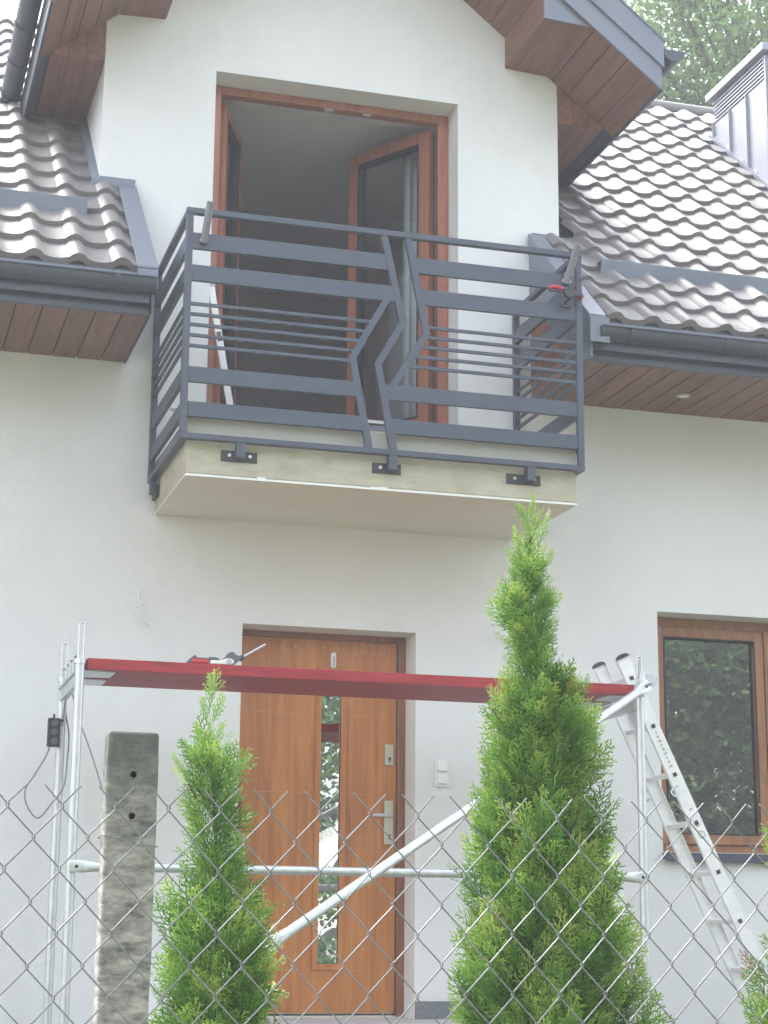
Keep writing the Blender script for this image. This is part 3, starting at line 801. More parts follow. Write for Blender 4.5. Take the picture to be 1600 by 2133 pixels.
for ch, adv in (('K', .075), ('+', .085), ('M', .085), ('+', .085), ('B', .125), ('2', .058), ('0', .058), ('2', .058), ('0', .058)):
    tx = bpy.data.curves.new('chalk_text', 'FONT'); tx.body = ch; tx.size = 0.080; tx.extrude = 0.0003
    to = bpy.data.objects.new('tmp', tx); COL.objects.link(to)
    dg = bpy.context.evaluated_depsgraph_get(); me = bpy.data.meshes.new_from_object(to.evaluated_get(dg)); bpy.data.objects.remove(to)
    me.materials.clear(); me.materials.append(CHALK); me.name = 'chalk_letter'
    co = bpy.data.objects.new('chalk_letter', me); COL.objects.link(co); co.parent = ED
    co.rotation_euler = (R(90), R(random.uniform(-5, 5)), 0); co.location = Vector((xc_, 0.2212, 3.100 + random.uniform(-.004, .004))) - Vector((2.76, 0.22, 0.95)); WL[co] = Vector((xc_, 0.22, 3.1))
    xc_ += adv

# --- right window
WN = empty('window', (5.76, 0.2, 1.93)); WN.parent = H; WN.location = Vector((5.76, 0.2, 1.93)) - WL[H]
m = MB()
m.box((4.907, 0.19, 1.93), (4.955, 0.27, 3.438)).box((6.57, 0.19, 1.93), (6.618, 0.27, 3.438)).box((4.955, 0.191, 3.375), (6.57, 0.27, 3.438)).box((4.955, 0.191, 1.93), (6.57, 0.27, 1.985))
obj('window_frame', m, WINW, WN, bev=0.004)
for (a, b) in ((4.958, 5.735), (5.795, 6.567)):
    m = MB(); w_ = 0.062
    m.box((a, 0.170, 1.988), (a + w_, 0.235, 3.372)).box((b - w_, 0.170, 1.988), (b, 0.235, 3.372)).box((a + w_, 0.1705, 3.372 - w_), (b - w_, 0.235, 3.372)).box((a + w_, 0.1705, 1.988), (b - w_, 0.235, 1.988 + w_))
    s_ = obj('window_sash', m, WINW, WN, bev=0.004)
    obj('glass_pane', MB().box((a + w_ - .005, 0.200, 2.045), (b - w_ + .005, 0.206, 3.315)), GLASS, WN)
    gk = MB().box((a + w_, 0.166, 2.05), (a + w_ + .010, 0.172, 3.31)).box((b - w_ - .010, 0.166, 2.05), (b - w_, 0.172, 3.31)).box((a + w_ + .01, 0.166, 3.30), (b - w_ - .01, 0.172, 3.31)).box((a + w_ + .01, 0.166, 2.05), (b - w_ - .01, 0.172, 2.06))
    obj('glass_gasket', gk, DARK, WN)
obj('mullion', MB().box((5.738, 0.160, 1.986), (5.792, 0.235, 3.374)), WINW, WN, bev=0.004)
obj('window_sill', MB().box((4.90, -0.045, 1.885), (6.63, 0.189, 1.925)).box((4.90, -0.05, 1.868), (6.63, -0.045, 1.925)), ANTH, WN, bev=0.003)

# ================================================================== things inside / on the balcony
cu = MB(); nu = 40
for k in range(nu + 1):
    x = 3.39 + 0.40 * k / nu; y = 0.62 + 0.022 * math.sin(k * 1.25) + 0.01 * math.sin(k * 0.37)
    cu.v += [(x, y, 4.58), (x, y - .004, 6.62)]
for k in range(nu): cu.f.append((2 * k, 2 * k + 2, 2 * k + 3, 2 * k + 1))
o = obj('curtain', cu, CURT, smooth=True, fixn=False)
sm = o.modifiers.new('solid', 'SOLIDIFY'); sm.thickness = 0.003
tag(o, 'pale green curtain hanging behind the open right sash of the balcony door', 'curtain')
t = empty('spirit_level', (2.13, 0.05, 4.55)); tag(t, 'long silver spirit level leaning at the left of the balcony doorway', 'spirit level')
p0, p1 = Vector((2.125, 0.10, 4.56)), Vector((1.965, 0.03, 5.325)); d = (p1 - p0) / 2; nrm = Vector((0, 1, 0)); sd_ = d.normalized().cross(nrm).normalized()
obj('beam', MB().obox((p0 + p1) / 2, sd_ * 0.021, nrm * 0.011, d), ALU, t, bev=0.003)
obj('vial_window', MB().obox((p0 + p1) / 2 + d * .15, sd_ * 0.014, nrm * 0.0125, d.normalized() * 0.03), DGREY, t)
for k in (-.985, .985): obj('end_cap', MB().obox((p0 + p1) / 2 + d * k, sd_ * 0.0225, nrm * 0.0125, d.normalized() * 0.012), GREYP, t, bev=0.002)
t = empty('bracket_offcut', (1.70, -0.92, 4.166)); tag(t, 'small white angle piece caught in the left side of the railing', 'bracket')
obj('upright', MB().box((1.652, -0.93, 4.238), (1.664, -0.85, 4.34)), WHITE, t, bev=0.004)
obj('foot', MB().box((1.588, -0.93, 4.232), (1.664, -0.85, 4.2375)), WHITE, t, bev=0.002)

# clamp on the right of the railing
t = empty('clamp', (3.86, -1.13, 5.04)); tag(t, 'red and black quick clamp gripping the right corner of the railing', 'clamp')
obj('grip', MB().tube(catmull([(3.745, -1.135, 5.098), (3.78, -1.14, 5.104), (3.83, -1.14, 5.098)], 4), [.007, .010, .011, .012, .012, .012, .012, .012, .010], 8), REDP, t, smooth=True)
obj('lower_grip', MB().tube(catmull([(3.745, -1.135, 5.082), (3.79, -1.14, 5.080), (3.85, -1.14, 5.078)], 4), .0085, 8), BLACKP, t, smooth=True)
obj('body', MB().prism([(3.835, 5.10), (3.88, 5.105), (3.91, 5.09), (3.945, 5.085), (3.955, 5.06), (3.90, 5.055), (3.865, 5.04), (3.845, 5.05), (3.835, 5.075)], 'y', -1.155, -1.125), BLACKP, t, bev=0.004)
obj('bar', MB().obox((3.905, -1.138, 5.125), Vector((.036, 0, .046)), Vector((0, .003, 0)), Vector((.006, 0, -.005))), BLACKP, t)
obj('jaw', MB().tube(catmull([(3.86, -1.135, 5.05), (3.835, -1.135, 5.02), (3.82, -1.13, 5.0), (3.85, -1.12, 4.995), (3.885, -1.115, 5.0)], 4), .009, 8), BLACKP, t, smooth=True)
obj('jaw_pad', MB().tube([(3.952, -1.135, 5.065), (3.952, -1.105, 5.065)], .014, 10), REDP, t)

# ================================================================== scaffold
SC = empty('scaffold', (2.65, -0.93, 0.78)); tag(SC, 'galvanised steel scaffold bay standing in front of the entrance door', 'scaffold')
YN, YF, SXL, SXR = -1.30, -0.57, 1.112, 4.185
PR = 0.0242
for x, zt in ((SXL, 2.74), (SXR, 2.72)):
    for y in (YN, YF):
        p = obj('post', MB().tube([(x, y, 0.80), (x, y, zt)], PR, 16), GALV, SC, smooth=True)
        s = MB()
        for k in (-1, 1): s.tube([(x + k * .013, y, zt + .02), (x + k * .013, y, zt + .195)], .0055, 8)
        s.tube([(x - .013, y, zt + .195), (x - .007, y, zt + .206), (x + .007, y, zt + .206), (x + .013, y, zt + .195)], .0055, 8)
        s.box((x - .006, y + .004, zt + .02), (x + .006, y + .008, zt + .19))
        obj('spigot', s, GALV, p, smooth=True)
        obj('collar', MB().tube([(x, y, zt - .004), (x, y, zt + .020)], .030, 14), GALV, p)
        obj('base_plate', MB().box((x - .07, y - .07, 0.785), (x + .07, y + .07, 0.80)), GALV, p)
    tr = obj('transom', MB().box((x - .018, YN + .025, 2.630), (x + .018, YF - .025, 2.690)).box((x - .03, YN + .03, 2.690), (x + .03, YF - .03, 2.697)), GALV, SC, bev=0.003)
    for y in (-1.13, -0.97, -0.80, -0.64) if x < 2 else (-0.80,):
        s = MB().box((x - .010, y - .006, 2.697), (x - .002, y + .006, 2.80)).box((x - .010, y - .006, 2.79), (x + .018, y + .006, 2.80))
        obj('locking_hook', s, GALV, tr)
    obj('knee_brace', MB().prism([(YN + .02, 2.629), (YN + .16, 2.629), (YN + .02, 2.49)], 'x', x - .004, x + .004), GALV, SC)
    obj('knee_brace', MB().prism([(YF - .02, 2.629), (YF - .16, 2.629), (YF - .02, 2.49)], 'x', x - .004, x + .004), GALV, SC)
def brace(P0, P1, r, name):
    P0, P1 = Vector(P0), Vector(P1); d = (P1 - P0).normalized(); L = (P1 - P0).length; m = MB()
    n = 14; side = d.cross(Vector((0, 1, 0))).normalized(); dep = side.cross(d).normalized()
    prof = [(0, 1.35, .12), (.05, 1.35, .12), (.09, 1.25, .35), (.15, 1, 1), (L - .15, 1, 1), (L - .09, 1.25, .35), (L - .05, 1.35, .12), (L, 1.35, .12)]
    for q, a, b in prof:
        for k in range(n):
            t_ = 2 * math.pi * k / n; m.v.append(tuple(P0 + d * q + side * math.cos(t_) * r * a + dep * math.sin(t_) * r * b))
    for i in range(len(prof) - 1):
        for k in range(n): m.f.append((i * n + k, i * n + (k + 1) % n, (i + 1) * n + (k + 1) % n, (i + 1) * n + k))
    m.f.append(tuple(range(n))); m.f.append(tuple(range((len(prof) - 1) * n, len(prof) * n)))
    o = obj(name, m, GALV, SC, smooth=True)
    for q in (.035, L - .035):
        c = P0 + d * q; obj('bolt_hole', MB().tube([c - dep * (r * .16), c - dep * (r * .13) * -1], .009, 10), DARK, o)
    return o
brace((1.10, -1.335, 1.727), (4.20, -1.335, 1.724), .0225, 'ledger')
brace((4.215, -1.372, 2.765), (1.80, -2.62, 1.345), .0235, 'diagonal_brace')
cp = obj('coupler', MB().prism([(4.125, 2.72), (4.16, 2.70), (4.215, 2.735), (4.262, 2.765), (4.275, 2.80), (4.245, 2.835), (4.20, 2.825), (4.15, 2.785)], 'y', -1.352, -1.336).tube([(4.185, -1.34, 2.70), (4.185, -1.34, 2.83)], .02, 8), GALV, SC, bev=0.003)
obj('coupler_bolt', MB().tube([(4.215, -1.35, 2.768), (4.215, -1.41, 2.768)], .011, 6), GALV, cp)

# planks
def plank(y0, y1, label):
    t = empty('scaffold_plank', (2.65, (y0 + y1) / 2, 2.70)); tag(t, label, 'plank', 'red planks lying on the scaffold')
    m = MB().box((1.150, y0, 2.712), (4.160, y1, 2.716)).box((1.150, y0, 2.716), (4.160, y0 + .004, 2.768)).box((1.150, y1 - .004, 2.716), (4.160, y1, 2.768)).box((1.150, y0 + .004, 2.764), (4.160, y1 - .004, 2.768))
    obj('deck', m, RED, t, bev=0.0015)
    for x0, x1 in ((1.128, 1.30), (4.02, 4.178)):
        obj('end_fitting', MB().prism([(x0, y0 + .02), (x1, y0 + .06), (x1, y1 - .06), (x0, y1 - .02)] if x0 < 2 else [(x0, y0 + .06), (x1, y0 + .02), (x1, y1 - .02), (x0, y1 - .06)], 'z', 2.706, 2.7115), GALV, t)
plank(-1.300, -0.985, 'front red plank of the scaffold platform, carrying the power tool')
plank(-0.980, -0.665, 'rear red plank of the scaffold platform, nearer the wall')

# rotary hammer lying on the plank
t = empty('cordless_hammer_drill', (1.83, -1.12, 2.768)); tag(t, 'grey and red cordless hammer drill with long bit lying on the red plank', 'power tool')
Y0, Y1 = -1.292, -1.215
obj('battery', MB().prism([(1.700, 2.770), (1.795, 2.770), (1.795, 2.792), (1.700, 2.795)], 'y', Y0, Y1), REDP, t, bev=0.006)
obj('battery_base', MB().prism([(1.690, 2.770), (1.702, 2.770), (1.704, 2.797), (1.695, 2.795), (1.688, 2.782)], 'y', Y0 - .002, Y1 + .002), DGREY, t, bev=0.003)
obj('grip', MB().prism([(1.704, 2.7955), (1.715, 2.812), (1.728, 2.812), (1.730, 2.802), (1.790, 2.801), (1.800, 2.807), (1.832, 2.806), (1.850, 2.800), (1.852, 2.794), (1.800, 2.791)], 'y', Y0 + .01, Y1 - .01), DGREY, t, bev=0.003)
obj('motor_housing', MB().prism([(1.797, 2.769), (1.905, 2.769), (1.925, 2.777), (1.925, 2.790), (1.905, 2.803), (1.880, 2.800), (1.855, 2.789), (1.800, 2.789)], 'y', Y0 - .004, Y1), WHITE, t, bev=0.005)
obj('motor_cap', MB().tube([(1.897, Y0 - .0045, 2.786), (1.897, Y0 - .012, 2.786)], 0.013, 16), GREYP, t)
obj('gear_case', MB().prism([(1.868, 2.8005), (1.885, 2.815), (1.900, 2.836), (1.926, 2.840), (1.934, 2.826), (1.950, 2.822), (1.966, 2.808), (1.950, 2.790), (1.927, 2.775), (1.927, 2.792), (1.905, 2.8045)], 'y', Y0 + .01, Y1 - .01), DGREY, t, bev=0.004)
ax0, ax1 = Vector((1.960, -1.25, 2.808)), Vector((2.098, -1.25, 2.893)); dd = (ax1 - ax0)
obj('chuck', MB().tube([ax0, ax0 + dd * .16], [.016, .011], 12), BLACKP, t, smooth=True)
bt = []; br_ = []
for k in range(41):
    bt.append(ax0 + dd * (.14 + .86 * k / 40)); br_.append(.0062 if k % 2 else .0046)
obj('drill_bit', MB().tube(bt, br_, 8), GALV, t, smooth=False)

for c_ in t.children: c_.location += Vector((-.018, 0, .0005))
# power strip and cables on the left frame
t = empty('power_strip', (1.068, -0.60, 2.455)); tag(t, 'black multi-socket extension block hanging on the left scaffold post', 'power strip')
obj('housing', MB().box((1.035, -0.632, 2.378), (1.102, -0.602, 2.533)), BLACKP, t, bev=0.006)
for z in (2.505, 2.457, 2.409):
    obj('socket', MB().tube([(1.072, -0.6325, z), (1.072, -0.640, z)], .019, 14), DGREY, t, smooth=True)
obj('hanger', MB().tube([(1.068, -0.612, 2.533), (1.068, -0.612, 2.556)], .006, 8), BLACKP, t)
obj('switch', MB().box((1.1025, -0.625, 2.515), (1.118, -0.612, 2.530)), BLACKP, t)
o = obj('cable', MB().tube(catmull([(1.052, -0.62, 2.378), (1.03, -0.62, 2.32), (0.975, -0.62, 2.22), (0.935, -0.62, 2.15), (0.945, -0.62, 2.07), (1.005, -0.62, 2.00), (1.07, -0.62, 2.07), (1.135, -0.62, 2.17), (1.150, -0.60, 2.32), (1.155, -0.58, 2.45), (1.135, -0.57, 2.56), (1.118, -0.60, 2.66)], 8), .0042, 6), CABLE, smooth=True)
tag(o, 'thin grey cable looping below the black extension block', 'cable')
o = obj('cable', MB().tube(catmull([(1.140, -0.80, 2.64), (1.175, -0.80, 2.52), (1.245, -0.80, 2.35), (1.31, -0.78, 2.18), (1.365, -0.74, 2.03), (1.40, -0.60, 1.5), (1.43, -0.5, 0.80)], 8), .0035, 6), CABLE, smooth=True)
tag(o, 'thin grey cable hanging from the transom between near post and concrete post', 'cable')

# wall cable stubs, switch
for pts, lab in (([(1.580, 0, 3.36), (1.580, -.03, 3.352), (1.583, -.05, 3.31), (1.592, -.05, 3.285), (1.575, -.06, 3.265), (1.553, -.06, 3.262), (1.585, -.06, 3.225), (1.622, -.05, 3.185), (1.652, -.04, 3.172)], 'white cable stub sticking out of the wall upper left of the entrance door'),
                 ([(3.83, 0, 3.245), (3.825, -.03, 3.238), (3.812, -.04, 3.21), (3.838, -.04, 3.222), (3.852, -.04, 3.185)], 'white cable stub on the wall beside the tip of the tall thuja')):
    t = empty('cable_stub', pts[0]); tag(t, lab, 'cable', 'cable ends left for wall lamps')
    obj('sheath', MB().tube(catmull(pts, 5), .0075, 6), WHITE, t, smooth=True)
    q = Vector(pts[-1])
    for dx, dz_ in ((-.02, -.012), (.014, -.006), (.0, -.02)):
        obj('wire', MB().tube([q, q + Vector((dx, -.01, dz_))], .002, 5), WHITE, t)
    q = Vector(pts[-4])
    obj('wire', MB().tube([q, q + Vector((.03, -.005, -.055)), q + Vector((.035, -.005, -.08))], .004, 5), WHITE, t)
t = empty('wall_switch', (3.466, 0, 0.93 + 1.43)); tag(t, 'white double switch plate on the wall right of the entrance door', 'switch')
obj('frame', MB().box((3.417, -0.012, 2.283), (3.517, -0.001, 2.446)), WHITE, t, bev=0.004)
for z in (2.374, 2.300):
    obj('rocker', MB().prism([(-0.0125, z), (-0.0265, z + .004), (-0.0145, z + .062), (-0.0125, z + .062)], 'x', 3.434, 3.495), WHITE, t, bev=0.003)

# ================================================================== ladder
LD = empty('ladder', (5.2, -0.72, 0.78)); tag(LD, 'aluminium extension ladder leaning beside the window at the right end of the scaffold', 'ladder')
ld = Vector((.4237, 0, -.9058)); lp = Vector((.9058, 0, .4237)); TOP = Vector((4.318, 0, 2.865))
for y, nm in ((-0.90, 'near'), (-0.55, 'far')):
    a = TOP - ld * .125; b = TOP + ld * 2.27; c = (a + b) / 2
    m = MB()
    m.obox(c + Vector((0, y, 0)), lp * .040, Vector((0, .002, 0)), ld * (b - a).length / 2)
    sgn = 1 if y < -.7 else -1
    for k in (-1, 1): m.obox(c + Vector((0, y + sgn * .012, 0)) + lp * .0385 * k, lp * .0018, Vector((0, .010, 0)), ld * (b - a).length / 2)
    rail = obj('rail', m, ALU, LD)
    cap = MB()
    pts = []
    for k in range(9):
        an = math.pi * k / 8; pts.append(a + lp * (.041 * math.cos(an)) - ld * (.024 * math.sin(an)))
    n = len(pts); cap.add([p + Vector((0, y - .014, 0)) for p in pts] + [p + Vector((0, y + .014, 0)) for p in pts], [tuple(range(n)), tuple(range(2 * n - 1, n - 1, -1))] + [(i, i + n, (i + 1) % n + n, (i + 1) % n) for i in range(n)])
    obj('end_cap', cap, BLACKP, rail)
for k in range(8):
    c = TOP + ld * (.30 * k)
    obj('rung', MB().obox(c + Vector((0, -.725, 0)), lp * .015, Vector((0, .173, 0)), ld * .014), ALU, LD, bev=0.003)
    obj('rung_plug', MB().obox(c + Vector((0, -.9045, 0)), lp * .0115, Vector((0, .002, 0)), ld * .0115), BLACKP, LD)
for y in (-0.93, -0.53):
    c = TOP + ld * .66 - lp * .05
    obj('safety_hook', MB().tube(catmull([c + Vector((0, y, 0)) + lp * .03, c + Vector((0, y, 0)), c + Vector((0, y, 0)) - lp * .03 + ld * .02, c + Vector((0, y, 0)) - lp * .015 + ld * .05, c + Vector((0, y, 0)) + lp * .01 + ld * .045], 4), .006, 8), GALV, LD, smooth=True)
st = MB()
for k, (s0, s1, w_) in enumerate([(.80, .83, .012), (.845, .85, .014), (.875, .90, .010), (.905, .93, .012), (.96, .965, .016), (.98, 1.0, .008)]):
    st.obox(TOP + ld * ((s0 + s1) / 2) + Vector((0, -.9035, 0)) + lp * .002, lp * w_, Vector((0, .0004, 0)), ld * (s1 - s0) / 2 * .35)
for k in range(9):
    st.obox(TOP + ld * (.34 + .026 * k) + Vector((0, -.9035, 0)), lp * (.004 + .003 * (k % 3)), Vector((0, .0004, 0)), ld * .007)
obj('printed_marks', st, GREYP, LD)
rg = MB()
cc = TOP + ld * .97 + Vector((0, -.9035, 0))
for k in range(16):
    a = 2 * math.pi * k / 16; rg.obox(cc + lp * .02 * math.cos(a) + ld * .02 * math.sin(a), lp * .003, Vector((0, .0004, 0)), ld * .003)
obj('printed_symbol', rg, GREYP, LD)

# ================================================================== concrete post
cx0, cx1, cy0, cy1 = 0.4135, 0.4970, -7.58, -7.525
gx, gyn, gzn = 9, 7, 70
import bmesh
bm = bmesh.new(); bmesh.ops.create_cube(bm, size=1.0)
for v in bm.verts:
    v.co = Vector(((v.co.x) * (cx1 - cx0), v.co.y * (cy1 - cy0), v.co.z * 1.72))
bmesh.ops.bevel(bm, geom=[e for e in bm.edges], offset=0.007, segments=3, profile=0.5, affect='EDGES')
def cut(bm, axis, n, lo, hi):
    for i in range(1, n):
        co = Vector((0, 0, 0)); no = Vector((0, 0, 0)); co[axis] = lo + (hi - lo) * i / n; no[axis] = 1
        bmesh.ops.bisect_plane(bm, geom=bm.verts[:] + bm.edges[:] + bm.faces[:], plane_co=co, plane_no=no)
cut(bm, 2, 110, -.86, .86); cut(bm, 0, 8, -.04, .04)
for v in bm.verts:
    n1 = math.sin(v.co.z * 61) * .5 + math.sin(v.co.z * 143 + 1) * .3 + math.sin(v.co.z * 23) * .6
    if abs(v.co.x) > .036 and v.co.z < .84: v.co.x += math.copysign(.0008 * (n1 - .4), v.co.x)
    if v.co.x > .03 and -.80 < v.co.z < .62: v.co.x -= .0022 * max(0, math.sin((v.co.z - .1) * 7))
bmesh.ops.recalc_face_normals(bm, faces=bm.faces); me = bpy.data.meshes.new('concrete_post'); bm.to_mesh(me); bm.free()
me.materials.append(CONC)
po = bpy.data.objects.new('concrete_post', me); COL.objects.link(po)
ctr = Vector(((cx0 + cx1) / 2, (cy0 + cy1) / 2, 1.727 - .86)); po.location = ctr
cutters = []
for z in (1.656, 1.589):
    cm = MB().tube([(0.456, -7.70, z), (0.456, -7.55, z)], .0056, 14)
    vs_ = bpy.data.meshes.new('c'); vs_.from_pydata([tuple(Vector(p)) for p in cm.v], [], cm.f)
    bmc = bmesh.new(); bmc.from_mesh(vs_); bmesh.ops.recalc_face_normals(bmc, faces=bmc.faces); bmc.to_mesh(vs_); bmc.free()
    co_ = bpy.data.objects.new('c', vs_); COL.objects.link(co_); cutters.append(co_)
    mo = po.modifiers.new('b', 'BOOLEAN'); mo.operation = 'DIFFERENCE'; mo.object = co_; mo.solver = 'EXACT'
bpy.context.view_layer.update()
dg = bpy.context.evaluated_depsgraph_get(); me2 = bpy.data.meshes.new_from_object(po.evaluated_get(dg)); po.modifiers.clear(); po.data = me2; me2.name = 'concrete_post'
for c in cutters: bpy.data.objects.remove(c)
tag(po, 'weathered grey concrete fence post with two holes and a lichen dark top', 'fence post'); WL[po] = ctr
o = obj('tie_wire', MB().tube([(0.409, -7.584, 1.558), (0.409, -7.588, 1.556), (0.43, -7.590, 1.552), (0.455, -7.592, 1.546), (0.47, -7.590, 1.541), (0.499, -7.586, 1.540), (0.502, -7.52, 1.545), (0.409, -7.52, 1.556), (0.409, -7.584, 1.558)], .0011, 6), GALVW, smooth=True)
tag(o, 'thin wire twisted round the concrete post holding the mesh', 'wire')

# ================================================================== chain-link fence
FEN = empty('chain_link_fence', (0.9, -7.62, 0.1)); tag(FEN, 'galvanised chain-link mesh fence across the bottom of the view', 'fence')
PX, PV, FTH = 0.085, 0.0978, R(2.818); FO = Vector((0.2486, -7.6659, 1.5954)); fd = Vector((math.cos(FTH), math.sin(FTH), 0)); fn = Vector((math.sin(FTH), -math.cos(FTH), 0))
wr = 0.00135
def strand(k, rows=15):
    pts = []
    def base(c, q): return FO + fd * (c * PX / 2) + Vector((0, 0, .00058 * c / 2 - q * PV))
    even = (k % 2 == 0)
    jt = random.uniform(-.0012, .0012)
    def bend(c, q, first_front, side):
        # strand turns round its neighbour: passes between front and back
        b = base(c, q) + fd * (side * wr * 0.9) + Vector((0, 0, jt + random.uniform(-.0008, .0008)))
        f1 = fn * (wr * 1.1 if first_front else -wr * 1.1)
        return [b + Vector((0, 0, .0040)) + f1, b + fd * side * wr * .7, b - Vector((0, 0, .0040)) - f1]
    # legs: '/' legs run in front, '\' legs behind
    if even:
        b0 = base(k, 0); top = b0 + fd * (.66 * PX / 2) + Vector((0, 0, .66 * PV / 2)) + fn * wr * 1.1
        pts.append(top); seq = [(k, i) if s == 0 else (k + 1, i + .5) for i in range(rows) for s in (0, 1)]
        left = True
    else:
        b0 = base(k + 1, 0); top = b0 - fd * (.66 * PX / 2) + Vector((0, 0, .66 * PV / 2)) - fn * wr * 1.1
        pts.append(top); seq = [(k + 1, i) if s == 0 else (k, i + .5) for i in range(rows) for s in (0, 1)]
        left = False
    for c, q in seq:
        if left: pts += bend(c, q, True, +1)     # arrives by a '/' leg (front), leaves by '\' (back)
        else: pts += bend(c, q, False, -1)
        left = not left
    return MB().tube(pts, wr, 6)
for k in range(-6, 46):
    obj('wire', strand(k), GALVW, FEN, smooth=False, fixn=False)
tw = MB()
for z in (1.50, 0.20):
    pass

# ================================================================== foliage
def mesh_np(name, V, F, tone, m):
    me = bpy.data.meshes.new(name)
    me.vertices.add(len(V)); me.vertices.foreach_set('co', V.astype(np.float32).ravel())
    nf = len(F); k = F.shape[1]
    me.loops.add(nf * k); me.loops.foreach_set('vertex_index', F.astype(np.int32).ravel())
    me.polygons.add(nf); me.polygons.foreach_set('loop_start', np.arange(0, nf * k, k, dtype=np.int32)); me.polygons.foreach_set('loop_total', np.full(nf, k, dtype=np.int32))
    me.update(calc_edges=True)
    a = me.attributes.new('tone', 'FLOAT', 'POINT'); a.data.foreach_set('value', tone.astype(np.float32))
    me.materials.append(m); return me

def spray_template(rng, sub=True):
    """flat feathery thuja frond in the local xz plane, growing along +z; returns quads, tone"""
    V, F, T = [], [], []
    def seg(p, d, L, w0, w1, t0, t1, bend):
        # two-quad ribbon with slight curl out of plane
        p = np.array(p, float); d = np.array(d, float); d /= np.linalg.norm(d)
        n = np.array([-d[2], 0, d[0]]); pts = []
        for s in (0, .5, 1):
            c = p + d * L * s + np.array([0, bend * L * s * s, 0]); w_ = w0 + (w1 - w0) * s
            pts.append((c - n * w_, c + n * w_))
        o = len(V)
        for i, (a, b) in enumerate(pts):
            V.append(a); V.append(b); tt = t0 + (t1 - t0) * i / 2; T.extend([tt, tt])
        F.append((o, o + 1, o + 3, o + 2)); F.append((o + 2, o + 3, o + 5, o + 4))
        return p + d * L + np.array([0, bend * L, 0])
    W = 0.0155
    seg((0, 0, 0), (0.02, 0, 1), 1.0, W * 1.1, W * .8, .12, .9, .05)
    z = .12; side = 1
    while z < .95:
        L = (.46 * (1 - z) + .12) * rng.uniform(.75, 1.2); an = rng.uniform(.55, .80)
        d = np.array([side * math.sin(an), rng.uniform(-.15, .15), math.cos(an)])
        b = rng.uniform(-.1, .15)
        seg((0, 0, z), d, L, W * .95, W * .75, .15 + z * .3, .65 + .35 * z, b)
        if L > .16:
            q = .28; s2 = 1
            while q < .92:
                l2 = L * .42 * (1.1 - q) + .045; a2 = an * side + s2 * rng.uniform(.5, .75)
                d2 = (math.sin(a2), rng.uniform(-.25, .25), math.cos(a2))
                pp = np.array([0, 0, z]) + d / np.linalg.norm(d) * L * q + np.array([0, b * L * q * q, 0])
                seg(pp, d2, l2, W * .8, W * .6, .25 + z * .3, .8 + .2 * z, rng.uniform(-.1, .2))
                q += .27; s2 = -s2
        z += .092; side = -side
    return np.array(V), np.array(F), np.array(T)

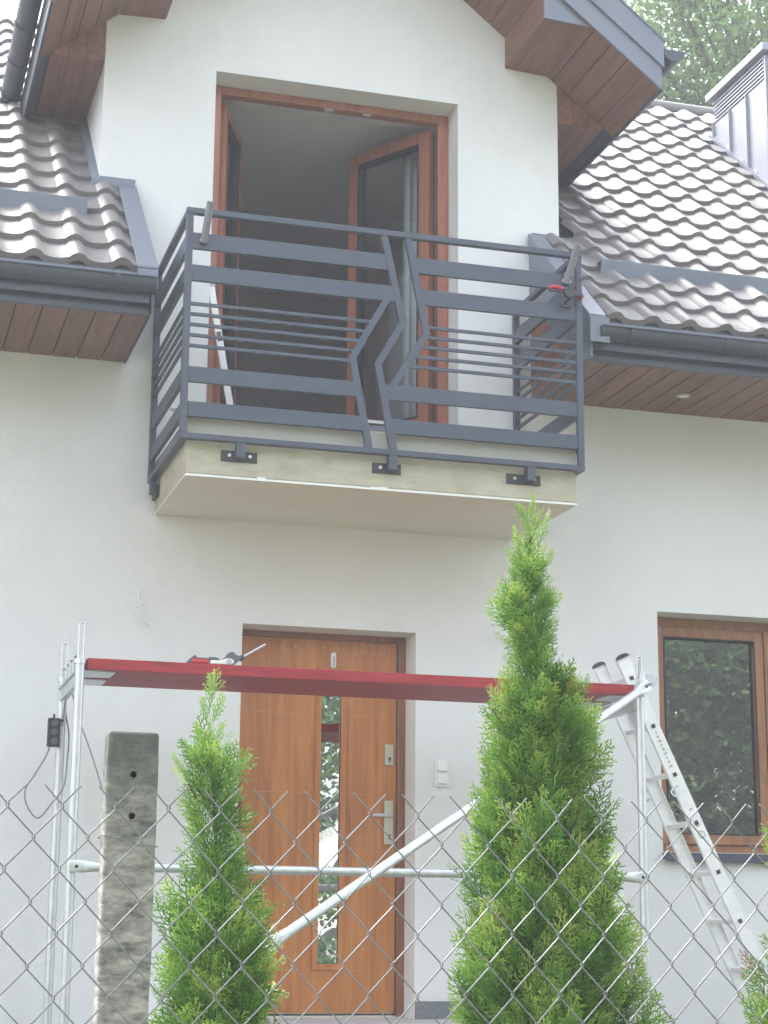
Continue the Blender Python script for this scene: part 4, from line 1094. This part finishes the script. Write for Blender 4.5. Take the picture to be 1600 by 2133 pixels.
def thuja(label, prof, yc, zground, n, seed, spray=(.085, .150), shoots=(), bare=.2, rk=.24):
    """prof: (z, xleft, xright) from the tip down. Sprays fill a shell of that outline, rounder in depth"""
    rng = np.random.default_rng(seed)
    P = np.array(sorted(prof)); zs_ = P[:, 0]; cx = (P[:, 1] + P[:, 2]) / 2; rr = (P[:, 2] - P[:, 1]) / 2
    x0 = cx[0]
    root = empty('thuja_tree', (x0, yc, zground)); tag(root, label, 'thuja')
    tm = [spray_template(rng) for _ in range(5)]
    Vs, Fs, Ts = [], [], []; off = 0
    # distribute by area
    w_ = np.maximum(rr, .02); zi = np.linspace(zs_[0], zs_[-1], 600); ri = np.interp(zi, zs_, w_)
    cdf = np.cumsum(np.where(ri < .09, ri * (ri / .09) ** .8, ri) + .004); cdf /= cdf[-1]
    ph = rng.uniform(0, 6.28, 8)
    for i in range(n):
        z = np.interp(rng.random(), cdf, zi) ; r = np.interp(z, zs_, w_); c = np.interp(z, zs_, cx)
        if z > zs_[-1] - bare and rng.random() < .80: continue
        th = rng.uniform(0, 2 * math.pi)
        lob = 1 + .09 * math.sin(3 * th + ph[0] + z * 9) + .08 * math.sin(5 * th + ph[1] - z * 14)
        Ls = rng.uniform(*spray) * (0.55 + .45 * min(1, r / .15))
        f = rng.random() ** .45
        reach = Ls * (.50 + rk * min(1, r / .2))
        rad = max(.004, (r * lob - reach)) * f
        pos = np.array([c + rad * math.cos(th), yc + rad * math.sin(th) * .95, z - Ls * .6])
        if pos[2] < zground + .05: continue
        out = np.array([math.cos(th), math.sin(th), 0]); el = rng.uniform(R(40), R(78)) if r > .06 else rng.uniform(R(62), R(86))
        up_ = out * math.cos(el) + np.array([0, 0, math.sin(el)]); up_ += rng.normal(0, .12, 3); up_ /= np.linalg.norm(up_)
        tang = np.array([-math.sin(th), math.cos(th), 0]); tw_ = rng.uniform(-1.2, 1.2)
        xa = np.cross(tang, up_); xa /= np.linalg.norm(xa); xb = np.cross(up_, xa)
        xd = xb * math.cos(tw_) + xa * math.sin(tw_); yd = np.cross(up_, xd)
        V, F, T = tm[i % 5]
        Q = (V[:, :1] * xd + V[:, 1:2] * yd + V[:, 2:] * up_) * Ls + pos
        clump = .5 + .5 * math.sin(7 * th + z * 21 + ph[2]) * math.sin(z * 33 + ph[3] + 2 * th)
        base = -.10 + .28 * f + .30 * clump + rng.normal(0, .07)  # inner sprays darker: the crown's interior shade is put into the tone
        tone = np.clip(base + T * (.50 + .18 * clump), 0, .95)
        if rng.random() < .006: tone = np.full(len(V), 1.0)
        Vs.append(Q); Fs.append(F + off); Ts.append(tone); off += len(V)
    # leader shoots at tips
    for (sx, sz, dx, dz_, L) in shoots:
        V, F, T = tm[int(rng.integers(5))]
        for q in range(2):
            d = np.array([dx + rng.normal(0, .08), rng.normal(0, .1), dz_]); d /= np.linalg.norm(d)
            a = rng.uniform(0, 6.28); xa = np.cross(d, [math.cos(a), math.sin(a), .1]); xa /= np.linalg.norm(xa); ya = np.cross(d, xa)
            Q = (V[:, :1] * xa * .55 + V[:, 1:2] * ya + V[:, 2:] * d) * L * rng.uniform(.7, 1) + np.array([sx, yc, sz])
            Vs.append(Q); Fs.append(F + off); Ts.append(np.clip(.45 + T * .45, 0, .95)); off += len(V)
    V = np.concatenate(Vs); F = np.concatenate(Fs); T = np.concatenate(Ts)
    o0 = np.array([x0, yc, zground])
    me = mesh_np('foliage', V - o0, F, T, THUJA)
    fo = bpy.data.objects.new('foliage', me); COL.objects.link(fo); fo.parent = root; fo['kind'] = 'stuff'
    # trunk and limbs
    zt = zs_[-1] - .13; tk = []; tr_ = []
    for k in range(14):
        z = zground - .02 + (zt - zground) * k / 13; tk.append((np.interp(z, zs_, cx) + .006 * math.sin(z * 9), yc + .005 * math.cos(z * 7), z)); tr_.append(.020 * (1 - k / 13) + .0018)
    obj('trunk', MB().tube(tk, tr_, 7), TRUNK, root, smooth=True)
    lm = MB()
    for k in range(70):
        z = rng.uniform(zs_[0] + .05, zs_[-1] - .15); r = np.interp(z + .1, zs_, w_); c = np.interp(z, zs_, cx); th = rng.uniform(0, 6.28); q = r * rng.uniform(.5, .85)
        a = Vector((c, yc, z)); b = Vector((c + q * .6 * math.cos(th), yc + q * .6 * math.sin(th), z + q * .35)); d_ = Vector((c + q * math.cos(th), yc + q * math.sin(th), z + q * .9))
        lm.tube([a, b, d_], [.0035, .0028, .0016], 5)
    lb = obj('branches', lm, TRUNK, root); lb['kind'] = 'stuff'
    return root

BIG = [(2.563, 1.672, 1.690), (2.495, 1.640, 1.718), (2.442, 1.625, 1.731), (2.378, 1.61, 1.738), (2.314, 1.604, 1.74), (2.236, 1.572, 1.768), (2.186, 1.579, 1.763), (2.126, 1.612, 1.753), (2.063, 1.598, 1.80), (1.999, 1.546, 1.866), (1.938, 1.537, 1.880), (1.864, 1.52, 1.888), (1.792, 1.512, 1.883), (1.696, 1.488, 1.903), (1.637, 1.488, 1.917), (1.578, 1.496, 1.926), (1.461, 1.469, 1.953), (1.403, 1.456, 1.968), (1.289, 1.456, 1.979), (1.199, 1.452, 2.012), (.9, 1.43, 2.03), (.6, 1.42, 2.03), (.35, 1.50, 1.95)]
LEFT = [(2.027, .838, .850), (1.967, .823, .873), (1.908, .807, .886), (1.861, .777, .909), (1.791, .77, .945), (1.735, .781, .945), (1.678, .788, .935), (1.621, .778, .945), (1.565, .800, .952), (1.508, .762, 1.000), (1.453, .741, 1.02), (1.398, .738, 1.027), (1.288, .73, 1.02), (1.234, .716, 1.036), (.9, .69, 1.07), (.6, .68, 1.08), (.35, .75, 1.0)]
RIGHT = [(1.98, 2.50, 2.52), (1.85, 2.44, 2.58), (1.75, 2.36, 2.64), (1.66, 2.325, 2.68), (1.60, 2.335, 2.70), (1.52, 2.37, 2.72), (1.42, 2.36, 2.74), (1.36, 2.30, 2.76), (1.30, 2.27, 2.78), (1.20, 2.258, 2.80), (.9, 2.24, 2.82), (.6, 2.24, 2.82), (.35, 2.35, 2.7)]
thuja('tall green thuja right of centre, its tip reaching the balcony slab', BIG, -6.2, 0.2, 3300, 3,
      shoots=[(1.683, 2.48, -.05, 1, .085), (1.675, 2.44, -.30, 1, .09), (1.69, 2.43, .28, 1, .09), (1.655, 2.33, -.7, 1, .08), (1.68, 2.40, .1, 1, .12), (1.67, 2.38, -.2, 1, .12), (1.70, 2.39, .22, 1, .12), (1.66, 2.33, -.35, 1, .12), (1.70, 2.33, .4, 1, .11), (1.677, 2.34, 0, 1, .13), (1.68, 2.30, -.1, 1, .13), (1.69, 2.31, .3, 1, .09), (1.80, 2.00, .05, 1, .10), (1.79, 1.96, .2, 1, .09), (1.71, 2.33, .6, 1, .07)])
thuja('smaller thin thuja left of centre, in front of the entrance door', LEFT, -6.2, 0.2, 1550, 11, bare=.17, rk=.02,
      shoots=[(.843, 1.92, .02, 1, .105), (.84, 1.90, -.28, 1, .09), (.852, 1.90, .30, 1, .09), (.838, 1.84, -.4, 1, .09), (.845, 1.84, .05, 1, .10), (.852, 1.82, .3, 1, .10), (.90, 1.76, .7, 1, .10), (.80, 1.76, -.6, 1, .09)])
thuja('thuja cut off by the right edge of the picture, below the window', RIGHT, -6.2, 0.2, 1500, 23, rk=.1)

# ---- leafy broad-leaved trees
def leaf_tree(label, loc, height, crown_c, crown_r, nleaf, leaf, seed, group=None, nl=60):
    rng = np.random.default_rng(seed); x, y, z0 = loc
    root = empty('deciduous_tree', loc); tag(root, label, 'tree', group)
    cz = z0 + crown_c; rx, ryy, rzz = crown_r
    # clumps over the crown
    cl = []
    while len(cl) < nl:
        p = rng.uniform(-1, 1, 3); l = np.linalg.norm(p)
        if .25 < l < 1: cl.append(p * (.55 + .45 * rng.random()) / max(l, .6))
    cl = np.array(cl); cs = rng.uniform(.16, .34, nl)
    idx = rng.integers(0, nl, nleaf)
    off = rng.normal(0, 1, (nleaf, 3)); off /= np.linalg.norm(off, axis=1)[:, None]; off *= (rng.random(nleaf) ** .45)[:, None]
    P = (cl[idx] + off * cs[idx][:, None]) * np.array([rx, ryy, rzz])
    nrm = rng.normal(0, 1, (nleaf, 3)) + np.array([0, 0, .9]); nrm /= np.linalg.norm(nrm, axis=1)[:, None]
    a = np.cross(nrm, rng.normal(0, 1, (nleaf, 3))); a /= np.linalg.norm(a, axis=1)[:, None]; b = np.cross(nrm, a)
    s = leaf * rng.uniform(.6, 1.2, nleaf)[:, None]
    V = np.stack([P - a * s, P - b * s * .55, P + a * s, P + b * s * .55], 1).reshape(-1, 3)
    F = np.arange(nleaf * 4).reshape(-1, 4)
    tone = np.clip(.25 + .5 * rng.random(nl)[idx] + rng.normal(0, .15, nleaf), 0, 1)
    V[:, 2] += crown_c
    me = mesh_np('crown', V, F, np.repeat(tone, 4), LEAF)
    fo = bpy.data.objects.new('crown', me); COL.objects.link(fo); fo.parent = root; fo['kind'] = 'stuff'
    WL[root] = Vector(loc)
    tb = MB().tube([(x, y, z0 - .2), (x + .1, y, z0 + crown_c * .5), (x, y + .1, cz), (x, y, cz + rzz * .7)], [.03 * height, .022 * height, .014 * height, .004 * height], 9)
    obj('trunk', tb, TRUNK, root, smooth=True)
    lm = MB()
    for k in range(0, nl, 2):
        c = cl[k] * np.array([rx, ryy, rzz]); st_ = Vector((x, y, cz - rzz * .5 + .3 * c[2])); e_ = Vector((x + c[0], y + c[1], cz + c[2]))
        lm.tube([st_, (st_ + e_) / 2 + Vector((0, 0, -.1)), e_], [.005 * height, .0032 * height, .001 * height], 5)
    obj('limbs', lm, TRUNK, root)['kind'] = 'stuff'
    return root
leaf_tree('tall leafy tree showing above the tiled roof at the upper right', (13.0, 12.5, 0.78), 17, 12.6, (3.7, 3.0, 3.7), 60000, .062, 5, nl=150)
leaf_tree('big leafy tree across the road reflected in the right window', (16.0, -22.0, .8), 13, 6.3, (6.0, 4, 5.8), 80000, .11, 6, 'trees across the road behind the camera', nl=120)
leaf_tree('bushy tree across the road reflected in the door glass', (7.5, -20.5, .8), 10, 5.6, (3.6, 3.2, 4.4), 45000, .09, 8, 'trees across the road behind the camera', nl=90)
leaf_tree('spreading tree across the road to the left of the others', (-3.0, -24.0, .8), 12, 6.5, (5, 4, 5), 30000, .13, 9, 'trees across the road behind the camera', nl=90)

HG = np.random.default_rng(4); NH = 26000
P = np.stack([HG.uniform(2.0, 17.0, NH), HG.normal(-12.85, .22, NH), HG.uniform(0.35, 2.22, NH)], 1); P[:, 2] += .12 * np.sin(P[:, 0] * 2.3) * (P[:, 2] > 1.4)
nr = HG.normal(0, 1, (NH, 3)); nr /= np.linalg.norm(nr, axis=1)[:, None]; aa = np.cross(nr, HG.normal(0, 1, (NH, 3))); aa /= np.linalg.norm(aa, axis=1)[:, None]; bb = np.cross(nr, aa)
Vh = np.stack([P - aa * .05, P - bb * .03, P + aa * .05, P + bb * .03], 1).reshape(-1, 3) - np.array([9.5, -12.85, .3])
hd = empty('hedge', (9.5, -12.85, .3)); tag(hd, 'clipped dark green hedge along the road, mirrored low in the door glass', 'hedge')
hf = bpy.data.objects.new('foliage', mesh_np('foliage', Vh, np.arange(NH * 4).reshape(-1, 4), np.repeat(np.clip(HG.normal(.3, .2, NH), 0, 1), 4), LEAF)); COL.objects.link(hf); hf.parent = hd; hf['kind'] = 'stuff'
for k in range(15): obj('stem', MB().tube([(2.5 + k, -12.85, .2), (2.55 + k, -12.8, 1.2), (2.5 + k, -12.86, 1.9)], [.02, .015, .006], 6), TRUNK, hd)

# ---- white van on the road behind the camera (seen mirrored in the glass)
V_ = empty('parked_van', (9.2, -16.0, .86)); tag(V_, 'white van parked on the road, mirrored in the door glass and window', 'van')
body = [(5.7, 1.15), (5.75, 1.75), (6.1, 1.95), (6.75, 2.75), (7.3, 3.05), (12.3, 3.08), (12.5, 2.9), (12.55, 1.2), (12.2, 1.12), (6.2, 1.12)]
obj('body', MB().prism(body, 'y', -17.0, -15.1), CARW, V_, bev=0.09)
obj('windscreen', MB().prism([(6.12, 2.02), (6.2, 2.02), (6.80, 2.72), (6.70, 2.72)], 'y', -16.85, -15.25), CARG, V_)
obj('side_window', MB().prism([(6.65, 2.0), (7.6, 2.0), (7.6, 2.66), (7.05, 2.66)], 'y', -15.098, -15.085), CARG, V_)
obj('side_window', MB().box((7.9, -15.098, 2.0), (9.3, -15.085, 2.66)), CARG, V_, bev=0.01)
for x in (7.0, 11.4):
    for y in (-15.2, -16.9):
        wv = obj('wheel', MB().tube([(x, y - .12, 1.2), (x, y + .12, 1.2)], .34, 20), BLACKP, V_, smooth=True)
        obj('rim', MB().tube([(x, y - .125, 1.2), (x, y + .125, 1.2)], .20, 16), GALV, wv)
for y in (-16.8, -15.35):
    obj('headlight', MB().box((5.70, y, 1.55), (5.78, y + .22, 1.72)), WHITE, V_, bev=0.01)
obj('bumper', MB().box((5.62, -16.95, 1.1), (5.78, -15.15, 1.35)), DGREY, V_, bev=0.02)

# ---- even scattering volume added to imitate lens veiling glare, not weather
hm = bpy.data.materials.new('glare_veil_volume'); hm.use_nodes = True; n = hm.node_tree; n.nodes.clear()
ho = n.nodes.new('ShaderNodeOutputMaterial'); hv = n.nodes.new('ShaderNodeVolumePrincipled')
hv.inputs['Color'].default_value = (0.93, 0.95, 1.0, 1); hv.inputs['Density'].default_value = 0.004; hv.inputs['Anisotropy'].default_value = 0.0
n.links.new(hv.outputs[0], ho.inputs['Volume'])
hz = obj('glare_veil', MB().box((-82, -82, -1.2), (82, 82, 19.5)), hm, origin=(0, 0, 9)); hz['kind'] = 'stuff'
